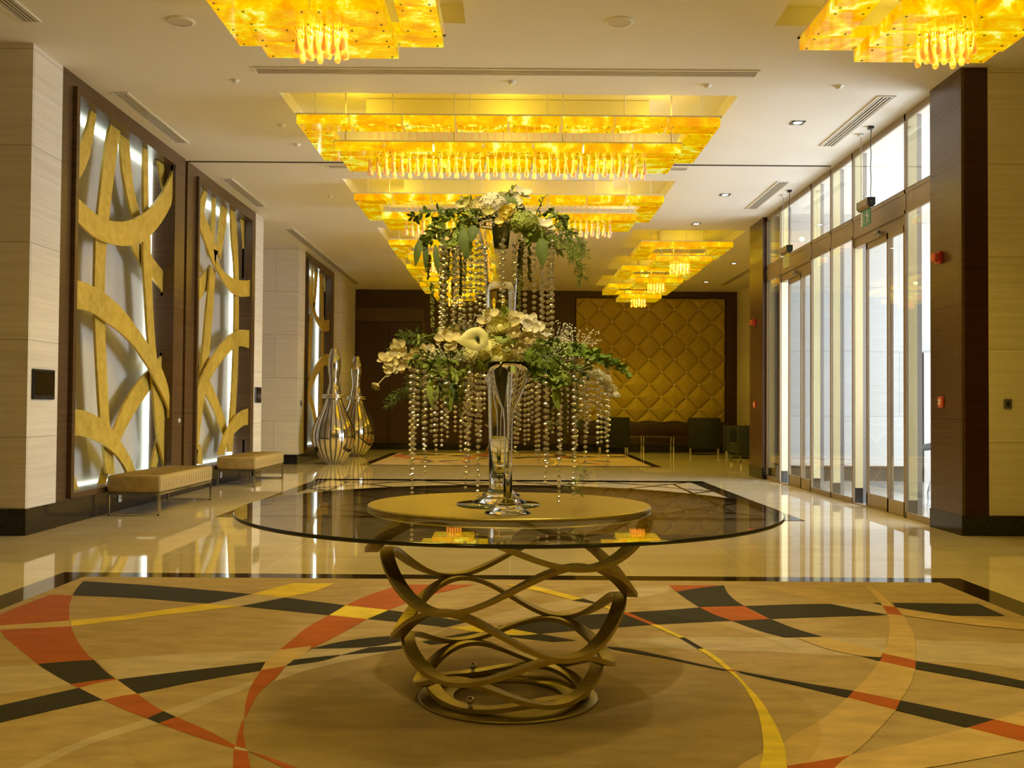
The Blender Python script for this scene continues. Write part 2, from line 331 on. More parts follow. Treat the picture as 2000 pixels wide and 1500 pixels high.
RUG=[["m",[[-1.01,3.938],[-1.015,3.984],[-1.018,4.031],[-1.02,4.078],[-1.025,4.146],[-1.03,4.222],[-1.031,4.296],[-1.026,4.364],[-1.016,4.433],[-1.001,4.494],[-0.979,4.543],[-0.951,4.589],[-0.919,4.633],[-0.862,4.712],[-0.791,4.804],[-0.716,4.887],[-0.643,4.954],[-0.564,5.013],[-0.477,5.057],[-0.368,5.085],[-0.247,5.099],[-0.126,5.105],[-0.008,5.103],[0.11,5.093],[0.228,5.077],[0.378,5.048],[0.536,5.011],[0.657,4.979],[0.689,4.966],[0.719,4.948],[0.748,4.928],[0.792,4.894],[0.841,4.853],[0.886,4.812],[0.922,4.774],[0.956,4.734],[0.99,4.694],[0.992,4.61],[0.995,4.526],[0.996,4.443],[0.997,4.361],[0.996,4.279],[0.993,4.2],[0.986,4.127],[0.977,4.054],[0.966,3.982],[0.954,3.908],[0.94,3.834],[0.926,3.764],[0.914,3.705],[0.9,3.646],[0.885,3.588],[0.866,3.524],[0.844,3.459],[0.823,3.393],[-0.838,3.362],[-0.86,3.425],[-0.881,3.488],[-0.902,3.552],[-0.926,3.63],[-0.95,3.712],[-0.971,3.786],[-0.986,3.837],[-0.999,3.888]]],["g",[[-1.922,4.802],[-1.809,4.849],[-1.697,4.896],[-1.581,4.934],[-1.438,4.964],[-1.282,4.988],[-1.126,5.012],[-1.13,4.807],[-1.232,4.746],[-1.335,4.685],[-1.433,4.626],[-1.521,4.573],[-1.609,4.52],[-1.697,4.467]]],["g",[[-2.302,4.66],[-2.156,4.703],[-1.864,4.386],[-1.9,4.357],[-1.936,4.327],[-1.973,4.3],[-2.011,4.277],[-2.051,4.256],[-2.09,4.235]]],["g",[[-1.612,3.347],[-1.575,3.467],[-1.538,3.587],[-1.499,3.693],[-1.461,3.768],[-1.416,3.84],[-1.372,3.912],[-1.309,3.858],[-1.365,3.778],[-1.42,3.699],[-1.467,3.616],[-1.498,3.529],[-1.521,3.439],[-1.543,3.349]]],["g",[[-1.342,4.004],[-1.309,4.078],[-1.276,4.151],[-1.241,4.224],[-1.199,4.302],[-1.152,4.382],[-1.106,4.462],[-1.101,4.424],[-1.097,4.386],[-1.1,4.349],[-1.122,4.292],[-1.155,4.227],[-1.186,4.161],[-1.214,4.089],[-1.241,4.012],[-1.268,3.936]]],["g",[[-1.021,4.711],[-0.948,4.778],[-0.874,4.845],[-0.804,4.91],[-0.74,4.97],[-0.677,5.031],[-0.613,5.091],[-0.481,5.094],[-0.559,5.02],[-0.638,4.946],[-0.713,4.87],[-0.787,4.79],[-0.859,4.709],[-0.919,4.633],[-0.954,4.574],[-0.984,4.512],[-1.014,4.45]]],["g",[[-1.808,6.185],[-1.759,6.27],[-1.692,6.388],[-1.625,6.506],[-1.396,6.392],[-1.599,6.109],[-1.83,6.167],[-1.822,6.173],[-1.814,6.178]]],["g",[[-0.959,5.05],[-0.885,5.056],[-0.812,5.063],[-0.745,5.087],[-0.65,5.168],[-0.547,5.278],[-0.461,5.375],[-0.415,5.433],[-0.373,5.493],[-0.331,5.554],[-0.366,5.451],[-0.401,5.348],[-0.45,5.252],[-0.539,5.15],[-0.645,5.05],[-0.729,4.976],[-0.752,4.959],[-0.777,4.944],[-0.803,4.931],[-0.862,4.901],[-0.935,4.864],[-1.009,4.828]]],["g",[[-0.227,5.696],[-0.127,5.838],[-0.027,5.981],[0.075,6.113],[0.177,6.225],[0.286,6.332],[0.393,6.44],[0.523,6.577],[0.662,6.726],[0.802,6.875],[1.068,6.885],[1.055,6.803],[1.043,6.721],[1.008,6.65],[0.869,6.523],[0.681,6.378],[0.511,6.24],[0.392,6.128],[0.277,6.011],[0.176,5.906],[0.104,5.831],[0.033,5.754],[-0.038,5.678]]],["g",[[0.812,5.351],[1.014,5.359],[1.254,5.366],[1.432,5.37],[1.453,5.368],[1.473,5.364],[1.494,5.36],[1.52,5.275],[1.547,5.19],[1.578,5.116],[1.615,5.063],[1.659,5.014],[1.704,4.966],[1.596,4.991],[1.487,5.016],[1.378,5.036],[1.184,5.062],[0.959,5.088],[0.775,5.108],[0.699,5.115],[0.622,5.119],[0.546,5.124],[0.53,5.322],[0.624,5.333],[0.718,5.343]]],["g",[[1.641,5.381],[1.968,5.366],[1.933,5.28],[1.899,5.193],[1.871,5.125],[1.859,5.099],[1.847,5.074],[1.834,5.049]]],["g",[[2.103,5.329],[2.675,5.277],[2.401,4.738],[2.324,4.777],[2.248,4.816],[2.17,4.847],[2.091,4.865],[2.01,4.875],[1.929,4.885]]],["t",[[1.725,6.925],[2.031,6.937],[2.052,6.833],[2.073,6.729],[2.102,6.628],[2.144,6.533],[2.195,6.44],[2.245,6.348],[1.97,6.315],[1.929,6.405],[1.887,6.496],[1.848,6.587],[1.807,6.695],[1.766,6.81]]],["k",[[-2.876,6.938],[-2.743,6.902],[-2.611,6.866],[-2.479,6.828],[-2.349,6.786],[-2.22,6.741],[-2.092,6.694],[-1.942,6.635],[-1.784,6.571],[-1.625,6.506],[-1.808,6.185],[-1.853,6.196],[-1.898,6.207],[-1.943,6.22],[-2.048,6.256],[-2.179,6.301],[-2.312,6.34],[-2.446,6.368],[-2.586,6.392],[-2.725,6.415],[-2.752,6.499],[-2.779,6.582],[-2.805,6.666],[-2.829,6.755],[-2.853,6.847]]],["o",[[-2.854,6.441],[-2.725,6.415],[-2.683,6.301],[-2.642,6.186],[-2.598,6.073],[-2.543,5.943],[-2.484,5.807],[-2.424,5.671],[-2.48,5.646],[-2.537,5.62],[-2.593,5.595],[-2.649,5.57],[-2.704,5.546],[-2.76,5.521],[-2.805,5.596],[-2.85,5.672],[-2.877,5.753],[-2.885,5.964],[-2.88,6.222],[-2.873,6.41],[-2.869,6.421],[-2.862,6.431]]],["l",[[-2.76,5.521],[-2.704,5.546],[-2.649,5.57],[-2.593,5.595],[-2.537,5.62],[-2.48,5.646],[-2.424,5.671],[-2.354,5.525],[-2.409,5.509],[-2.463,5.492],[-2.518,5.475],[-2.579,5.455],[-2.642,5.433],[-2.705,5.412]]],["o",[[-2.684,5.426],[-2.629,5.442],[-2.573,5.459],[-2.518,5.475],[-2.463,5.492],[-2.409,5.508],[-2.354,5.525],[-2.296,5.414],[-2.238,5.304],[-2.182,5.2],[-2.13,5.108],[-2.076,5.017],[-2.029,4.939],[-1.998,4.893],[-1.966,4.847],[-1.934,4.802],[-1.97,4.793],[-2.006,4.783],[-2.042,4.772],[-2.081,4.757],[-2.122,4.739],[-2.162,4.722],[-2.234,4.816],[-2.306,4.91],[-2.377,5.002],[-2.449,5.095],[-2.521,5.187],[-2.582,5.268],[-2.617,5.32],[-2.651,5.373]]],["k",[[-2.162,4.722],[-2.122,4.739],[-2.081,4.757],[-2.042,4.772],[-2.006,4.783],[-1.97,4.793],[-1.934,4.802],[-1.895,4.742],[-1.856,4.681],[-1.818,4.625],[-1.784,4.577],[-1.749,4.529],[-1.714,4.482],[-1.738,4.47],[-1.762,4.458],[-1.785,4.445],[-1.811,4.427],[-1.837,4.406],[-1.864,4.386],[-1.911,4.436],[-1.958,4.486],[-2.004,4.537],[-2.055,4.596],[-2.109,4.659]]],["o",[[-1.864,4.386],[-1.837,4.406],[-1.811,4.427],[-1.785,4.445],[-1.762,4.458],[-1.738,4.47],[-1.714,4.482],[-1.695,4.462],[-1.717,4.443],[-1.74,4.423],[-1.76,4.402],[-1.776,4.378],[-1.79,4.352],[-1.804,4.326]]],["l",[[-1.804,4.326],[-1.79,4.352],[-1.776,4.378],[-1.76,4.402],[-1.74,4.423],[-1.717,4.443],[-1.695,4.462],[-1.667,4.424],[-1.639,4.387],[-1.611,4.35],[-1.585,4.316],[-1.558,4.283],[-1.532,4.249],[-1.553,4.234],[-1.574,4.219],[-1.592,4.203],[-1.606,4.187],[-1.618,4.169],[-1.63,4.151],[-1.66,4.18],[-1.69,4.21],[-1.72,4.239],[-1.748,4.268],[-1.776,4.297]]],["o",[[-1.63,4.151],[-1.618,4.169],[-1.606,4.187],[-1.592,4.203],[-1.574,4.219],[-1.553,4.234],[-1.532,4.249],[-1.499,4.205],[-1.466,4.16],[-1.434,4.118],[-1.404,4.081],[-1.373,4.045],[-1.342,4.009],[-1.373,3.916],[-1.414,3.95],[-1.454,3.984],[-1.494,4.019],[-1.538,4.061],[-1.584,4.106]]],["k",[[-1.373,3.916],[-1.342,4.009],[-1.268,3.936],[-1.309,3.858]]],["o",[[-1.309,3.858],[-1.268,3.936],[-1.215,3.885],[-1.161,3.835],[-1.109,3.783],[-1.056,3.726],[-1.004,3.667],[-0.951,3.607],[-0.95,3.579],[-1.006,3.619],[-1.062,3.66],[-1.117,3.701],[-1.179,3.751],[-1.244,3.804]]],["y",[[-2.422,5.681],[-2.364,5.706],[-2.305,5.732],[-2.251,5.764],[-2.178,5.826],[-2.098,5.901],[-2.022,5.975],[-1.957,6.038],[-1.894,6.103],[-1.83,6.167],[-1.61,6.108],[-1.661,6.066],[-1.712,6.025],[-1.764,5.984],[-1.83,5.936],[-1.902,5.885],[-1.973,5.833],[-2.041,5.777],[-2.108,5.72],[-2.172,5.665],[-2.231,5.618],[-2.291,5.571],[-2.351,5.525]]],["y",[[-1.625,6.506],[-1.601,6.576],[-1.576,6.646],[-1.549,6.715],[-1.518,6.781],[-1.484,6.846],[-1.45,6.911],[-1.181,6.921],[-1.202,6.821],[-1.223,6.721],[-1.252,6.628],[-1.294,6.546],[-1.345,6.469],[-1.396,6.392]]],["k",[[-1.599,6.109],[-1.396,6.392],[-0.98,6.158],[-1.029,5.86]]],["y",[[-0.98,6.158],[-0.707,6.021],[-0.797,5.764],[-1.029,5.855]]],["o",[[-0.98,6.158],[-0.951,6.278],[-0.921,6.397],[-0.885,6.515],[-0.835,6.637],[-0.778,6.761],[-0.72,6.884],[-0.229,6.903],[-0.281,6.829],[-0.333,6.756],[-0.384,6.681],[-0.443,6.594],[-0.504,6.502],[-0.558,6.405],[-0.61,6.285],[-0.658,6.153],[-0.707,6.021]]],["k",[[-0.707,6.021],[-0.638,5.979],[-0.57,5.937],[-0.502,5.893],[-0.417,5.835],[-0.324,5.77],[-0.232,5.705],[-0.347,5.562],[-0.404,5.592],[-0.462,5.621],[-0.52,5.649],[-0.605,5.685],[-0.701,5.725],[-0.797,5.764]]],["y",[[-0.318,5.554],[-0.165,5.628],[-0.109,5.601],[-0.053,5.573],[0.001,5.542],[0.053,5.503],[0.103,5.459],[0.154,5.415],[0.126,5.401],[0.097,5.387],[0.067,5.379],[0.026,5.38],[-0.019,5.388],[-0.064,5.4],[-0.107,5.417],[-0.148,5.438],[-0.189,5.461],[-0.232,5.49],[-0.275,5.522]]],["k",[[-0.067,5.599],[-0.022,5.635],[0.024,5.672],[0.071,5.706],[0.154,5.764],[0.255,5.831],[0.36,5.887],[0.54,5.953],[0.75,6.021],[0.922,6.077],[0.995,6.105],[1.067,6.136],[1.139,6.167],[1.25,5.783],[1.12,5.751],[0.991,5.72],[0.862,5.684],[0.71,5.633],[0.552,5.576],[0.415,5.524],[0.327,5.489],[0.241,5.452],[0.154,5.415],[0.1,5.46],[0.046,5.505],[0.001,5.542],[-0.022,5.561],[-0.044,5.58]]],["k",[[-0.97,5.054],[-0.934,5.104],[-0.899,5.154],[-0.858,5.2],[-0.808,5.242],[-0.752,5.281],[-0.692,5.314],[-0.628,5.338],[-0.561,5.356],[-0.494,5.374],[-0.498,5.339],[-0.501,5.303],[-0.512,5.27],[-0.539,5.232],[-0.574,5.193],[-0.609,5.16],[-0.637,5.135],[-0.666,5.113],[-0.699,5.096],[-0.747,5.082],[-0.802,5.073],[-0.853,5.065],[-0.892,5.06],[-0.931,5.057]]],["k",[[-0.804,4.927],[-0.689,5.088],[-0.652,5.099],[-0.615,5.11],[-0.577,5.118],[-0.537,5.122],[-0.495,5.124],[-0.453,5.126],[-0.503,5.084],[-0.554,5.043],[-0.599,5.009],[-0.631,4.992],[-0.664,4.979],[-0.698,4.966],[-0.733,4.953],[-0.768,4.94]]],["k",[[-0.443,5.212],[-0.397,5.263],[-0.35,5.313],[-0.306,5.359],[-0.268,5.394],[-0.228,5.427],[-0.189,5.461],[-0.064,5.4],[-0.094,5.366],[-0.124,5.333],[-0.155,5.301],[-0.191,5.268],[-0.23,5.237],[-0.27,5.209],[-0.31,5.189],[-0.351,5.172],[-0.393,5.155]]],["k",[[-0.064,5.387],[-0.019,5.383],[0.026,5.378],[0.067,5.379],[0.1,5.388],[0.131,5.402],[0.162,5.416],[0.341,5.267],[0.22,5.232],[0.168,5.257],[0.116,5.282],[0.066,5.308],[0.022,5.333],[-0.021,5.36]]],["o",[[-1.029,5.86],[-0.994,5.846],[-0.96,5.832],[-0.925,5.818],[-0.884,5.801],[-0.841,5.782],[-0.798,5.764],[-0.826,5.635],[-0.854,5.506],[-0.883,5.383],[-0.912,5.272],[-0.942,5.161],[-0.973,5.05],[-1.119,5.02],[-1.115,5.084],[-1.112,5.148],[-1.108,5.212],[-1.102,5.316],[-1.096,5.436],[-1.085,5.552],[-1.069,5.655],[-1.049,5.758]]],["l",[[-1.119,5.02],[-0.98,5.11],[-0.979,5.038],[-0.978,4.967],[-0.981,4.898],[-0.991,4.835],[-1.006,4.773],[-1.021,4.711],[-1.117,4.634],[-1.122,4.697],[-1.127,4.761],[-1.13,4.824],[-1.128,4.889],[-1.124,4.954]]],["o",[[-1.117,4.634],[-1.021,4.711],[-1.02,4.644],[-1.019,4.576],[-1.02,4.509],[-1.024,4.442],[-1.03,4.374],[-1.034,4.309],[-1.033,4.248],[-1.03,4.187],[-1.025,4.127],[-1.018,4.062],[-1.01,3.996],[-1.004,3.949],[-1.005,3.944],[-1.007,3.938],[-1.009,3.933],[-1.028,4.015],[-1.047,4.098],[-1.063,4.177],[-1.076,4.248],[-1.087,4.319],[-1.096,4.391],[-1.104,4.47],[-1.11,4.552]]],["o",[[-1.009,3.933],[-0.996,3.877],[-0.982,3.821],[-0.968,3.765],[-0.951,3.707],[-0.932,3.648],[-0.913,3.589],[-0.952,3.598],[-0.964,3.654],[-0.975,3.709],[-0.986,3.765],[-0.994,3.821],[-1.002,3.877]]],["g",[[-0.953,3.601],[-0.938,3.593],[-0.923,3.584],[-0.911,3.576],[-0.905,3.568],[-0.902,3.558],[-0.898,3.549],[-0.951,3.57]]],["o",[[-0.951,3.57],[-0.898,3.549],[-0.889,3.52],[-0.879,3.492],[-0.87,3.463],[-0.859,3.43],[-0.848,3.396],[-0.837,3.362],[-0.897,3.361]]],["o",[[-0.9,3.556],[-0.87,3.535],[-0.839,3.513],[-0.81,3.491],[-0.765,3.454],[-0.715,3.409],[-0.664,3.365],[-0.71,3.364],[-0.757,3.412],[-0.804,3.46],[-0.843,3.499],[-0.862,3.518],[-0.881,3.537]]],["k",[[-1.695,4.462],[-1.607,4.515],[-1.519,4.568],[-1.431,4.62],[-1.334,4.674],[-1.234,4.729],[-1.133,4.784],[-1.117,4.628],[-1.194,4.566],[-1.271,4.505],[-1.344,4.442],[-1.408,4.379],[-1.47,4.314],[-1.532,4.249]]],["k",[[-2.019,4.05],[-1.985,4.094],[-1.952,4.138],[-1.918,4.182],[-1.881,4.229],[-1.842,4.278],[-1.804,4.326],[-1.776,4.297],[-1.748,4.268],[-1.72,4.239],[-1.693,4.212],[-1.667,4.185],[-1.64,4.158],[-1.684,4.11],[-1.727,4.062],[-1.77,4.013],[-1.816,3.956],[-1.863,3.895],[-1.91,3.834]]],["k",[[-1.009,4.828],[-0.976,4.846],[-0.943,4.865],[-0.91,4.882],[-0.875,4.899],[-0.839,4.915],[-0.803,4.931],[-0.824,4.89],[-0.845,4.85],[-0.872,4.814],[-0.916,4.779],[-0.968,4.745],[-1.021,4.711]]],["o",[[1.074,6.927],[1.415,6.941],[1.083,6.685]]],["k",[[1.083,6.685],[1.137,6.732],[1.191,6.78],[1.248,6.824],[1.311,6.865],[1.378,6.903],[1.445,6.942],[1.433,6.849],[1.42,6.755],[1.411,6.665],[1.406,6.581],[1.403,6.496],[1.403,6.417],[1.406,6.35],[1.413,6.282],[1.419,6.215],[1.374,6.208],[1.329,6.201],[1.284,6.194],[1.236,6.185],[1.188,6.176],[1.139,6.167],[1.127,6.257],[1.115,6.348],[1.105,6.436],[1.097,6.519],[1.09,6.602]]],["o",[[1.139,6.167],[1.188,6.176],[1.236,6.185],[1.284,6.194],[1.329,6.201],[1.374,6.208],[1.419,6.215],[1.426,6.141],[1.434,6.068],[1.443,6.0],[1.454,5.946],[1.468,5.893],[1.481,5.839],[1.443,5.828],[1.404,5.816],[1.366,5.806],[1.327,5.798],[1.289,5.79],[1.25,5.783],[1.227,5.84],[1.203,5.897],[1.183,5.955],[1.167,6.023],[1.153,6.095]]],["k",[[1.419,6.215],[1.52,6.237],[1.621,6.259],[1.717,6.277],[1.8,6.288],[1.883,6.295],[1.966,6.303],[2.191,5.974],[2.067,5.953],[1.944,5.932],[1.823,5.91],[1.709,5.887],[1.595,5.863],[1.481,5.839]]],["k",[[1.25,5.783],[1.289,5.79],[1.327,5.798],[1.366,5.806],[1.404,5.816],[1.443,5.828],[1.481,5.839],[1.503,5.755],[1.524,5.67],[1.549,5.591],[1.578,5.523],[1.61,5.456],[1.643,5.389],[1.432,5.37],[1.396,5.433],[1.36,5.497],[1.328,5.562],[1.3,5.634],[1.275,5.708]]],["g",[[1.966,6.303],[2.23,6.335],[2.245,6.305],[2.261,6.276],[2.266,6.245],[2.252,6.172],[2.226,6.081],[2.2,5.99],[2.158,6.039],[2.115,6.088],[2.075,6.139],[2.037,6.193],[2.002,6.248]]],["k",[[2.24,6.347],[2.363,6.352],[2.332,6.22],[2.268,6.257]]],["o",[[2.268,6.257],[2.33,6.214],[2.282,5.967],[2.206,6.0]]],["k",[[2.369,6.352],[2.887,6.336],[2.877,5.971],[2.57,5.971],[2.33,6.214]]],["l",[[2.405,6.959],[2.437,6.939],[2.421,6.818],[2.406,6.697],[2.389,6.576],[2.37,6.455],[2.35,6.335],[2.33,6.214],[2.268,6.257],[2.293,6.373],[2.318,6.489],[2.342,6.605],[2.364,6.723],[2.384,6.841]]],["l",[[2.206,6.0],[2.282,5.967],[2.248,5.832],[2.213,5.697],[2.177,5.566],[2.139,5.444],[2.097,5.324],[2.055,5.207],[2.014,5.099],[1.97,4.992],[1.927,4.885],[1.827,5.031],[1.878,5.143],[1.929,5.254],[1.977,5.366],[2.022,5.478],[2.066,5.592],[2.106,5.701],[2.14,5.8],[2.173,5.9]]],["o",[[1.827,5.031],[1.93,4.892],[1.866,4.733],[1.754,4.876]]],["l",[[1.754,4.876],[1.866,4.733],[1.823,4.642],[1.78,4.55],[1.737,4.462],[1.693,4.381],[1.648,4.3],[1.602,4.22],[1.457,4.357],[1.508,4.44],[1.559,4.523],[1.609,4.607],[1.658,4.695],[1.706,4.786]]],["o",[[1.457,4.357],[1.602,4.22],[1.533,4.084],[1.398,4.256]]],["l",[[1.398,4.256],[1.533,4.084],[1.476,3.994],[1.42,3.904],[1.362,3.815],[1.298,3.718],[1.232,3.621],[1.174,3.548],[1.138,3.523],[1.096,3.507],[1.053,3.492],[1.012,3.474],[0.97,3.456],[0.929,3.438],[0.945,3.525],[0.96,3.613],[0.989,3.695],[1.043,3.771],[1.11,3.844],[1.175,3.919],[1.247,4.023],[1.322,4.139]]],["k",[[1.602,4.22],[1.869,3.968],[1.719,3.865],[1.533,4.084]]],["o",[[1.869,3.968],[1.958,3.866],[1.858,3.668],[1.719,3.865]]],["l",[[1.869,3.968],[2.084,4.113],[1.958,3.866]]],["l",[[1.719,3.865],[1.866,3.684],[1.836,3.626],[1.652,3.544],[1.469,3.461],[1.315,3.403],[1.232,3.391],[1.146,3.395],[1.06,3.398],[1.096,3.45],[1.131,3.503],[1.174,3.548],[1.237,3.586],[1.309,3.619],[1.381,3.655],[1.484,3.717],[1.601,3.791]]],["o",[[0.929,3.438],[0.97,3.456],[1.012,3.474],[1.053,3.492],[1.093,3.51],[1.134,3.529],[1.174,3.548],[1.157,3.527],[1.139,3.506],[1.123,3.485],[1.104,3.458],[1.085,3.428],[1.066,3.398],[0.919,3.395]]],["l",[[0.74,3.392],[0.76,3.421],[0.78,3.45],[0.801,3.478],[0.825,3.507],[0.851,3.537],[0.877,3.566],[0.826,3.394]]],["k",[[0.881,5.345],[0.911,5.346],[0.965,5.099],[0.933,5.098]]],["y",[[0.933,5.098],[0.965,5.099],[0.977,5.033],[0.99,4.967],[1.0,4.9],[1.007,4.83],[1.013,4.757],[1.017,4.685],[1.02,4.598],[1.022,4.505],[1.024,4.415],[1.026,4.335],[1.027,4.256],[1.026,4.176],[1.022,4.094],[1.015,4.012],[1.009,3.938],[1.004,3.88],[0.998,3.822],[0.991,3.766],[0.984,3.713],[0.976,3.66],[0.966,3.608],[0.951,3.541],[0.934,3.468],[0.917,3.395],[0.824,3.394],[0.845,3.459],[0.866,3.525],[0.885,3.588],[0.9,3.646],[0.913,3.705],[0.925,3.764],[0.941,3.84],[0.957,3.924],[0.971,4.005],[0.981,4.078],[0.989,4.152],[0.995,4.226],[1.001,4.307],[1.005,4.391],[1.006,4.472],[1.003,4.547],[0.997,4.621],[0.99,4.694],[0.983,4.763],[0.976,4.832],[0.967,4.9],[0.957,4.966],[0.945,5.032]]],["y",[[-0.037,6.904],[0.167,6.864],[0.459,6.424],[0.388,6.362],[0.326,6.46],[0.264,6.557],[0.197,6.651],[0.122,6.738],[0.043,6.821]]],["k",[[0.388,6.362],[0.459,6.424],[0.563,6.213],[0.543,6.231],[0.523,6.25],[0.503,6.268],[0.469,6.296],[0.428,6.329]]],["y",[[0.502,6.262],[0.525,6.245],[0.549,6.228],[0.568,6.208],[0.605,6.149],[0.647,6.072],[0.69,5.995],[0.624,6.019]]],["o",[[0.627,6.019],[0.69,5.995],[0.811,5.659],[0.775,5.658]]],["y",[[0.775,5.658],[0.814,5.659],[0.911,5.346],[0.878,5.345]]],["k",[[0.463,5.141],[0.508,5.125],[0.553,5.11],[0.595,5.088],[0.646,5.045],[0.699,4.991],[0.75,4.939],[0.794,4.894],[0.838,4.848],[0.88,4.805],[0.917,4.768],[0.953,4.731],[0.99,4.694],[0.979,4.677],[0.936,4.715],[0.893,4.753],[0.852,4.791],[0.816,4.828],[0.781,4.865],[0.744,4.9],[0.681,4.949],[0.608,5.002],[0.547,5.049],[0.517,5.078],[0.49,5.11]]],["k",[[1.028,4.685],[1.096,4.627],[1.165,4.569],[1.235,4.513],[1.308,4.46],[1.382,4.408],[1.457,4.357],[1.398,4.256],[1.338,4.324],[1.278,4.393],[1.22,4.457],[1.161,4.517],[1.101,4.576],[1.056,4.623],[1.044,4.642],[1.036,4.664]]],["o",[[0.986,4.7],[1.028,4.685],[1.019,4.663],[0.988,4.674]]],["l",[[1.494,5.36],[1.641,5.381],[1.674,5.319],[1.707,5.257],[1.739,5.198],[1.769,5.144],[1.8,5.091],[1.83,5.038],[1.777,4.94],[1.752,4.947],[1.726,4.954],[1.704,4.966],[1.663,5.005],[1.617,5.058],[1.578,5.116],[1.547,5.19],[1.52,5.275]]],["k",[[1.704,4.966],[1.79,4.947],[1.754,4.876]]],["k",[[1.928,4.881],[1.989,4.826],[2.051,4.771],[2.11,4.714],[2.169,4.649],[2.228,4.579],[2.286,4.51],[2.227,4.395],[1.866,4.733]]],["l",[[2.329,6.203],[2.377,6.136],[2.426,6.069],[2.482,6.01],[2.585,5.939],[2.707,5.867],[2.804,5.809],[2.838,5.783],[2.871,5.755],[2.904,5.727],[2.826,5.573],[2.735,5.618],[2.645,5.663],[2.559,5.715],[2.467,5.789],[2.373,5.875],[2.28,5.961]]]]
